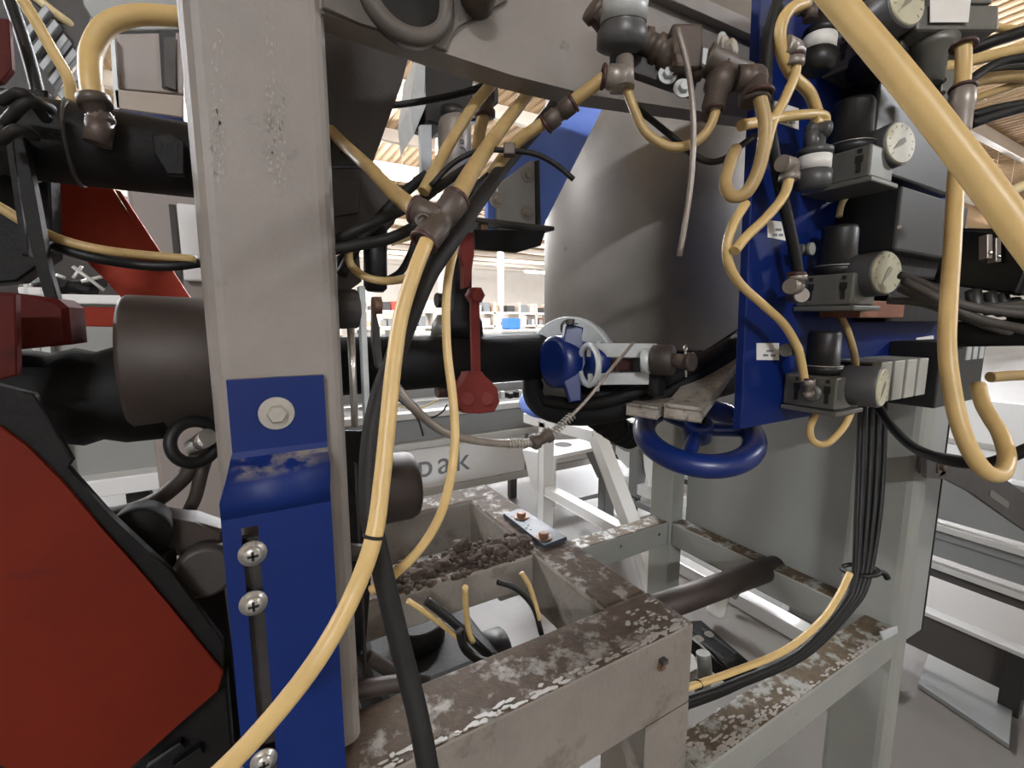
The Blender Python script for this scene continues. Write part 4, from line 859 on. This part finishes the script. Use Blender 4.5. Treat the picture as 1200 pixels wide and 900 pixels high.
SL('end_block', PY(.60, (-40, 100), (55, 105), (62, 300), (20, 330), (-40, 335)), Y * .03, 'dirtydark', GC, .002)
JB = thing('junction_box', onY(170, 150, .64), 'grey sheet-metal box with a tall dark slot behind the fat hose arch', 'box')
SL('face', PY(.64, (131, 40), (215, 46), (215, 110), (135, 104)), Y * .05, 'pinkg', JB, .001)
SL('slot', PY(.639, (186, 36), (206, 38), (208, 108), (190, 103)), -Y * .001, 'ink', JB)
SL('slot_strip', PY(.637, (192, 44), (206, 44), (206, 106), (193, 101)), -Y * .001, 'dark', JB)
SL('beige_strip', PY(.63, (133, 104), (215, 112), (215, 138), (136, 127)), Y * .04, 'beige', JB, .001)
SL('blue_strip', PY(.625, (134, 127), (215, 138), (215, 152), (136, 144)), Y * .04, 'blue', JB, .001)
SL('left_edge', PY(.63, (129, 42), (134, 42), (140, 128), (134, 128)), Y * .05, 'plate', JB)
RG = thing('ribbed_guard', onY(60, 110, .8), 'dark ribbed grey guard at the top left corner behind the hoses', 'guard')
SL('back_sheet', PY(.82, (-40, -60), (140, -60), (100, 35), (62, 112), (-40, 125)), Y * .01, 'dark', RG)
for k in range(6):
    x0, y0 = 20 + k * 11, 22 + k * 17
    SL('slat', PY(.80, (x0 + 2, y0 + 20), (x0 + 32, y0 - 18), (x0 + 39, y0 - 10), (x0 + 9, y0 + 28)), Y * .012, 'convd', RG, .001)
SL('top_sheet', PY(.78, (88, -40), (220, -40), (220, 34), (128, 36), (108, 22), (98, 6)), Y * .01, 'grey', RG, .001)
SL('red_tab', PY(.70, (-30, 18), (10, 22), (14, 80), (2, 95), (-30, 100)), Y * .01, 'redd', RG, .001)
tag(TB('cable', px((8, -10, .5), (22, 30, .5), (36, 75, .5), (46, 115, .5)), .0062, 'black'), 'thick black cable descending at the top left corner', 'cable')
tag(TB('cable', px((56, 205, .5), (72, 232, .5), (95, 252, .5), (120, 268, .5)), .0020, 'fitl'), 'thin grey lead drooping in front of the red brace', 'cable')
RB = thing('red_brace', onY(140, 360, .66), 'red slanting steel brace with a cross bar behind the black boot', 'brace')
SL('brace', PY(.66, (40, 200), (118, 198), (140, 235), (190, 308), (220, 350), (158, 366), (120, 325), (85, 290), (42, 255)), Y * .012, 'redb', RB, .001)
SL('brace_edge', PY(.655, (134, 222), (141, 224), (222, 348), (213, 352)), Y * .02, 'redb', RB)
SL('cross_bar', PY(.65, (78, 359), (170, 361), (170, 384), (80, 382)), Y * .02, 'redb', RB, .001)
RK = thing('red_bracket', onY(40, 405, .50), 'dark red rounded bracket above the left end of the black boot', 'bracket')
SL('plate', PY(.50, (-60, 340), (16, 343), (66, 350), (79, 360), (83, 404), (20, 410), (-60, 420)), Y * .05, 'redd', RK, .004)
SL('front_plate', PY(.46, (-60, 345), (18, 345), (20, 440), (-60, 460)), Y * .01, 'redd', RK, .001)
CK = thing('rod_clevis', onY(200, 660, .47), 'greasy grey rod clevis with round black pin end beside the blue bracket', 'clevis')
c = onY(164, 624, .47)
bm = nb(); add_lathe(bm, c, -Y, [(-.02, .021), (.006, .023), (.010, .021), (.010, .009), (.012, .0085)], 28); obj('pin_end', bm, 'dirtydark', CK)
SL('arm', PY(.475, (186, 606), (228, 612), (262, 622), (262, 640), (235, 662), (186, 645)), Y * .03, 'brown', CK, .003)
SL('lower_arm', PY(.475, (180, 672), (222, 656), (262, 648), (262, 680), (215, 686)), Y * .025, 'alu', CK, .003)
bm = nb(); add_lathe(bm, onY(240, 670, .46), -Y, [(-.02, .022), (0, .024), (.004, .020)], 24); obj('knuckle', bm, 'dark', CK)
bm = nb(); add_obox(bm, onY(160, 655, .485), RT * .03, FWD * .008, UP * .008, .002); obj('rear_link', bm, 'ink', CK)
hose1('cable', ((105, 604, .44), (140, 602, .44), (180, 588, .45), (215, 560, .455), (235, 528, .46), (250, 510, .47)), .0078, 'brown', 'thick dusty brown cable curving from the red plate up to the rubber plug', 'cable')
hose1('cable', ((212, 615, .46), (228, 585, .46), (236, 555, .46), (245, 525, .465)), .0062, 'brown', 'second dusty brown cable hanging straight below the rubber plug', 'cable')
GRm = thing('rubber_plug', onY(226, 540, .50), 'black rubber plug ring with a bright metal insert beside the column', 'plug')
bm = nb(); add_torus(bm, onY(228, 518, .50), V((.5, -1, .2)), .019, .0055, 32, 10); obj('ring', bm, 'black', GRm)
CY('insert', onY(226, 524, .51), onY(244, 512, .49), .008, 'chrome', GRm, 18)

# ------------------------------------------------------------------ neighbouring machines behind, left
TC = thing('tall_cabinet', onY(200, 640, 1.3) * 1, 'tall pale cabinet seen between the red brace and the column', 'cabinet')
p0, p1 = onY(148, 228, 1.3), onY(330, 228, 1.3)
B('body', (p0.x, 1.3, 0), (p1.x, 1.75, 1.95), 'pinkg', TC, .01)
B('door_strip', onY(208, 240, 1.29), onY(240, 330, 1.29) - Y * .02, 'conv', TC, .003)
B('door_gap', onY(205, 240, 1.297), onY(208, 345, 1.297) - Y * .002, 'darkgap', TC, 0)
BN = thing('sheet_metal_bin', onY(120, 600, 1.5), 'grey-green sheet-metal bin with a folded ledge under the black boot', 'bin')
b0, b1 = onY(-60, 345, 1.5), onY(176, 345, 1.5); zb = onY(120, 566, 1.5).z; zm = onY(120, 352, 1.5).z
B('front_sheet', (b0.x - .3, 1.5, zb), (b1.x + .3, 1.512, zm), 'grey', BN, .002)
B('ledge', (b0.x - .3, 1.44, zb - .02), (b1.x + .3, 1.512, zb + .025), 'conv', BN, .003)
B('top_lip', (b0.x - .3, 1.47, zm - .01), (b1.x + .3, 1.62, zm + .012), 'conv', BN, .003)
B('side_sheet', (onY(80, 520, 1.5).x - .02, 1.47, zb), (onY(80, 520, 1.5).x, 1.5, zm - .012), 'plate', BN, .001)
B('rear_sheet', (b0.x - .3, 2.1, zb), (b1.x + .3, 2.112, zm + .25), 'darkgap', BN, .002)
for t in (-.35, .1, .32): B('leg', (b1.x + t - .2, 1.52, 0), (b1.x + t - .15, 1.57, zb - .02), 'black', BN, .003)
rnd = random.Random(5)
rods = [((28, 330), (62, 318)), ((85, 312), (122, 340)), ((95, 330), (128, 322)), ((66, 322), (76, 326)), ((86, 326), (96, 312)), ((112, 338), (130, 330))]
for i, (q0, q1) in enumerate(rods):
    tag(TB('clip_rod', [onY(*q0, 1.55 + .02 * i), onY(*q1, 1.56 + .02 * i)], .0042, 'rail', None, 8), 'bright metal rod in the tangle on the bin behind the red brace', 'rod', 'bright rods on the bin')
for i, (q0, q1) in enumerate((((30, 338), (70, 330)), ((60, 340), (120, 330)), ((40, 325), (110, 342)))):
    tag(TB('clip_rod', [onY(*q0, 1.70), onY(*q1, 1.62)], .016, 'dirtydark', None, 8), 'dark greasy bar in the tangle on the bin behind the red brace', 'rod', 'dark bars on the bin')
B1 = thing('white_post', onY(28, 345, .9), 'slim bright post at the far left beyond the dark link', 'post')
B('post', onY(22, 283, .9), V((onY(31, 345, .9).x, .9, 0)) + Y * .02, 'rail', B1, .002); B('post_base', onY(20, 336, .9), onY(50, 346, .9) + Y * .03, 'conv', B1, .002)

# ------------------------------------------------------------------ conveyor with lettering, trestles and rails behind
CVY = 2.6
CV = thing('conveyor', (1.2, CVY, 0), 'long pale grey conveyor with lettering on its side, across the floor behind the base frame', 'conveyor')
def cz(x_, y_): return onY(x_, y_, CVY).z
za, zb_, zc, zd, ze = cz(496, 573), cz(464, 529), cz(464, 523), cz(464, 493), cz(464, 489)
for x0, x1 in ((-2.0, .55), (.555, 1.62), (1.63, 4.2)): B('lower_panel', (x0, CVY, za), (x1, CVY + .02, zb_), 'conv', CV, .003)
B('middle_rail', (-2, CVY - .025, zb_ + .001), (4.2, CVY + .03, zc + .012), 'rail', CV, .003)
for x0, x1 in ((-2.0, .7), (.705, 2.0), (2.01, 4.2)): B('upper_panel', (x0, CVY + .01, zc + .0125), (x1, CVY + .03, zd), 'convd', CV, .003)
B('top_rail', (-2, CVY - .02, zd + .001), (4.2, CVY + .05, ze + .02), 'rail', CV, .003)
B('guide_rail', (-2, CVY + .22, ze + .06), (4.2, CVY + .26, ze + .12), 'convd', CV, .003)
B('far_rail', (-2, CVY + .6, zd), (4.2, CVY + .65, ze + .03), 'conv', CV, .003)
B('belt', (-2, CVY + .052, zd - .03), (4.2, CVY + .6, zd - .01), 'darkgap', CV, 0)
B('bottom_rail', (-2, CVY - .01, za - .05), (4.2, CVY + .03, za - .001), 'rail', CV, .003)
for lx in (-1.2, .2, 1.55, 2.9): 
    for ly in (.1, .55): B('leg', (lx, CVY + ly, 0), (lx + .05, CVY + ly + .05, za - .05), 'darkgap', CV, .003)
for lx in (.62, 1.6, 2.6): B('joint_strip', (lx, CVY - .004, za + .003), (lx + .03, CVY, zb_ - .002), 'convd', CV, .001)
lc = onY(520, 543, CVY); text('lettering', 'pak', V((lc.x, CVY - .003, lc.z)), X, Z, .21, 'inkg', CV, .0015)
rnd = random.Random(8)
for k in range(12):
    xx = 1.35 + .05 * k; bm = nb(); add_box(bm, (xx, CVY + .1 + rnd.random() * .1, ze + .02), (xx + .03, CVY + .16 + rnd.random() * .05, ze + .05 + rnd.random() * .04), .003)
    tag(obj('chain_link', bm, 'dirtydark' if k % 3 else 'rail'), 'small dark chain link on the conveyor top behind the red counterweight', 'link', 'chain links on the conveyor')

def beam(name, p, q, w, m, parent, w2=None):
    a, b = V(p), V(q); d = (b - a) / 2; n_ = d.normalized(); s = n_.cross(X if abs(n_.x) < .8 else Y).normalized(); t = n_.cross(s)
    bm = nb(); add_obox(bm, (a + b) / 2, d, s * w, t * (w2 or w), .004); return obj(name, bm, m, parent)
TA = thing('trestle', onX(640, 620, 1.30), 'white painted trestle frame with a slanting leg behind the base frame', 'trestle')
tx = 1.30
def oX(x_, y_): return onX(x_, y_, tx)
ptop = oX(640, 494); pt2 = oX(700, 511)
beam('top_bar', oX(618, 489), pt2, .027, 'trestle', TA)
beam('rear_leg', ptop, V((tx, ptop.y, 0)), .027, 'trestle', TA)
f = oX(741, 618); f = pt2 + (f - pt2) * ((pt2.z) / (pt2.z - f.z)); beam('slanting_leg', pt2, f, .027, 'trestle', TA)
beam('lower_bar', oX(642, 574), oX(728, 622), .024, 'trestle', TA)
TX2 = 1.72
def o2(x_, y_): return onX(x_, y_, TX2)
TB2 = thing('trestle', o2(695, 600), 'white machine stand with pierced top plate and threaded feet behind the white trestle', 'stand')
zt_ = onX(650, 520, 1.5).z
SL('top_plate', [onZ(x_, y_, zt_) for x_, y_ in ((612, 527), (640, 516), (688, 514), (700, 524), (650, 534))], -Z * .02, 'trestle', TB2, .002)
c = onZ(660, 521, zt_); CY('plate_hole', c, c + Z * .0015, .05, 'darkgap', TB2, 24)
SL('side_skirt', [onZ(612, 527, zt_), onZ(650, 534, zt_), onZ(650, 534, zt_) - Z * .28, onZ(640, 533, zt_) - Z * .30, onZ(622, 530, zt_) - Z * .18], X * .01, 'conv', TB2, .001)
SL('gusset', [o2(684, 526), o2(700, 524), o2(708, 560), o2(700, 560)], X * .03, 'convd', TB2, .001)
beam('post', o2(712, 522), V((TX2, o2(712, 522).y, .12)), .03, 'convd', TB2)
g = V((TX2, o2(712, 522).y, 0)); CY('threaded_foot', g, g + Z * .12, .010, 'ink', TB2, 10)
beam('cross_rail', o2(668, 588), o2(712, 578), .012, 'convd', TB2)
TR3 = thing('trestle', onX(750, 600, 2.14), 'white stand with a square foot plate and a side rail, far behind the back post', 'stand')
def o3(x_, y_): return onX(x_, y_, 2.14)
beam('post', o3(749, 500), V((2.14, o3(749, 500).y, .12)), .035, 'convd', TR3)
g = V((2.14, o3(749, 500).y, 0)); CY('threaded_foot', g, g + Z * .12, .012, 'ink', TR3, 10)
bm = nb(); add_box(bm, g + V((-.08, -.08, 0)), g + V((.08, .08, .012)), .001); obj('foot_plate', bm, 'trestle', TR3)
beam('upper_bar', o3(690, 478), o3(749, 500), .03, 'trestle', TR3)
beam('side_rail', o3(722, 562), o3(800, 590), .034, 'trestle', TR3); beam('lower_rail', o3(722, 580), o3(800, 612), .018, 'convd', TR3)
SL('curved_gusset', [o3(x_, y_) for x_, y_ in ((718, 522), (730, 528), (745, 522), (745, 548), (735, 548), (725, 538))], X * .02, 'trestle', TR3, .001)
SL('motor_plate', [o3(x_, y_) for x_, y_ in ((752, 522), (790, 530), (790, 575), (760, 570), (755, 550))], X * .02, 'conv', TR3, .001)
bm = nb(); c = o3(776, 561) - X * .02; add_torus(bm, c, X, .045, .012, 24, 8); add_torus(bm, c, X, .02, .008, 20, 8); obj('hub_ring', bm, 'rail', TR3)

# machine line on the right, its rails running along +Y
RX = 2.2
RL = thing('side_conveyor', (RX, 1.0, 0), 'grey conveyor side with bright horizontal rails at the far right behind the pale post', 'conveyor')
def rz(x_, y_): return onX(x_, y_, RX).z
for nm, y0, y1, m_, off in (('upper_panel', 560, 622, 'convd', .02), ('bright_rail', 625, 633, 'rail', -.02), ('shade_strip', 633, 646, 'convd', .01), ('side_panel', 646, 671, 'convd', .03), ('middle_rail', 673, 680, 'rail', -.03), ('dark_panel', 680, 694, 'darkgap', .0)):
    B(nm, (RX + off, -.6, rz(1142, y0)), (RX + off + .03, 3.0, rz(1142, y1)), m_, RL, .002)
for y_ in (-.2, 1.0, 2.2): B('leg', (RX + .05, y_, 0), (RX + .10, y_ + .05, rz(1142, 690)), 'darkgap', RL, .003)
B('top_guard', (RX + .05, -.6, rz(1142, 470)), (RX + .08, 3.0, rz(1142, 556)), 'conv', RL, .003)
B('inner_rail', (RX + .04, -.6, rz(1142, 520)), (RX + .05, 3.0, rz(1142, 527)), 'rail', RL, .002)
B('tool_tray', (RX - .08, .72, rz(1160, 618)), (RX + .015, .95, rz(1160, 608)), 'ink', RL, .002)
SK = thing('floor_skid', (1.75, .6, 0), 'dark low skid with a bright upper edge on the floor at the lower right', 'skid')
s0 = onZ(1122, 728, .22); s1 = onZ(1200, 765, .22); kx = (s0.x + s1.x) / 2
B('bright_edge', (kx - .02, -.4, .205), (kx + .03, 1.0, .22), 'rail', SK, .002); B('dark_face', (kx, -.4, .06), (kx + .04, 1.0, .204), 'darkgap', SK, .002)
B('end_post', (kx - .02, onX(1194, 780, kx).y - .02, 0), (kx + .02, onX(1194, 780, kx).y + .03, .204), 'ink', SK, .002)
B('foot', (kx, .8, 0), (kx + .04, .9, .06), 'darkgap', SK, .002)
TY = thing('floor_tray', onZ(1130, 830, .02), 'flat grey floor plate with a raised edge at the lower right', 'plate')
SL('tray_plate', [onZ(x_, y_, .02) for x_, y_ in ((1092, 752), (1150, 760), (1190, 790), (1183, 872), (1076, 800))], -Z * .018, 'convd', TY, .002)
hose1('cable', ((1090, 738, 2.2), (1120, 752, 2.1), (1150, 768, 2.0), (1180, 778, 1.95), (1215, 782, 1.9)), .008, 'black', 'thin black cable lying on the floor plate at lower right', 'cable')
for i, (q0, q1, w, m_, lab) in enumerate((((822, 668), (1000, 796), .035, 'rail', 'bright low rail crossing the floor under the cabinet, nearest the cross tube'), ((900, 680), (1000, 742), .05, 'convd', 'broad pale floor rail under the cabinet, farther from the camera'), ((800, 640), (900, 700), .03, 'conv', 'pale rail on the floor seen behind the back post'))):
    a, b = onZ(*q0, .06), onZ(*q1, .06); b.x = a.x
    tag(B('floor_rail', (a.x - w, min(a.y, b.y) - .05, .0), (a.x + w, a.y + .6, .06), m_, None, .003), lab, 'rail')
# bent pipes on the floor seen below the side rail
tag(TB('bent_pipe', px((858, 655, 1.9), (852, 680, 1.9), (843, 700, 1.9), (838, 720, 1.9)), .035, 'trestle'), 'pale bent pipe below the side rail of the support frame', 'pipe')
tag(TB('bent_pipe', px((884, 662, 2.0), (868, 684, 2.0), (858, 700, 2.0)), .018, 'convd'), 'thin grey strut beside the pale bent pipe', 'strut')
tag(TB('hanging_tube', px((824, 765, .80), (826, 790, .80), (822, 815, .80)), .012, 'alu'), 'short grey upright tube under the slotted strip bracket', 'tube')

# ------------------------------------------------------------------ racks and goods far down the hall
rnd = random.Random(21)
def rack(name, x0, x1, y, label):
    t = thing(name, ((x0 + x1) / 2, y, 0), label, 'rack', 'storage racks far down the hall')
    xx = x0
    while xx <= x1 + .01:
        B('upright', (xx - .05, y, 0), (xx + .05, y + .9, 1.98), 'beamw', t, 0); xx += (x1 - x0) / 3
    for z in (.4, .95, 1.5): B('shelf', (x0, y, z), (x1, y + .9, z + .08), 'conv', t, 0)
    return t
for i, (x0, x1, y) in enumerate(((3.0, 6.0, 16), (6.6, 10.2, 17), (10.8, 13.5, 18))):
    rack('storage_rack', x0, x1, y, ('white storage rack of mixed goods behind the slim yellow hose', 'white storage rack of mixed goods behind the blue crate', 'white storage rack partly hidden by the steel vessel')[i])
    for z in (.481, 1.031, 1.581):
        xx = x0 + .15
        while xx < x1 - .5:
            w = rnd.uniform(.12, .42); h = rnd.uniform(.12, .42); m_ = rnd.choice(('shelfb', 'beamw', 'conv', 'convd', 'beamw', 'shelfr', 'conv', 'pinkg', 'beamw', 'darkgap', 'convd'))
            bm = nb(); add_box(bm, (xx, y + .1, z), (xx + w, y + .7, z + h)); xx += w + rnd.uniform(.03, .2)
            tag(obj('carton', bm, m_), 'carton or crate on a storage rack far down the hall', 'box', 'goods on the far racks')
for i, (x0, y, w, m_, lab) in enumerate(((5.2, 9.5, 2.6, 'conv', 'white machine bench far behind the black pipe, left of the blue crate'), (8.4, 10.5, 3.5, 'conv', 'white machine housing far behind the vessel flange'), (2.6, 8.5, 2.0, 'convd', 'grey machine bench far behind the slim yellow hose'))):
    t = thing('machine_bench', (x0 + w / 2, y + .4, 0), lab, 'machine')
    B('cabinet', (x0, y, .1), (x0 + w, y + .8, .95), m_, t, .02); B('worktop', (x0 - .05, y - .05, .955), (x0 + w + .05, y + .85, 1.02), 'rail', t, .01)
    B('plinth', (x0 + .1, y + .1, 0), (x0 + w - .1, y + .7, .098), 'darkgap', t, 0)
c = onY(603, 381, 10.0); tag(B('blue_crate', (c.x - .18, 10.0, 1.021), (c.x + .18, 10.35, 1.30), 'shelfl', None, .03), 'bright blue crate on the bench far behind the black pipe', 'crate')
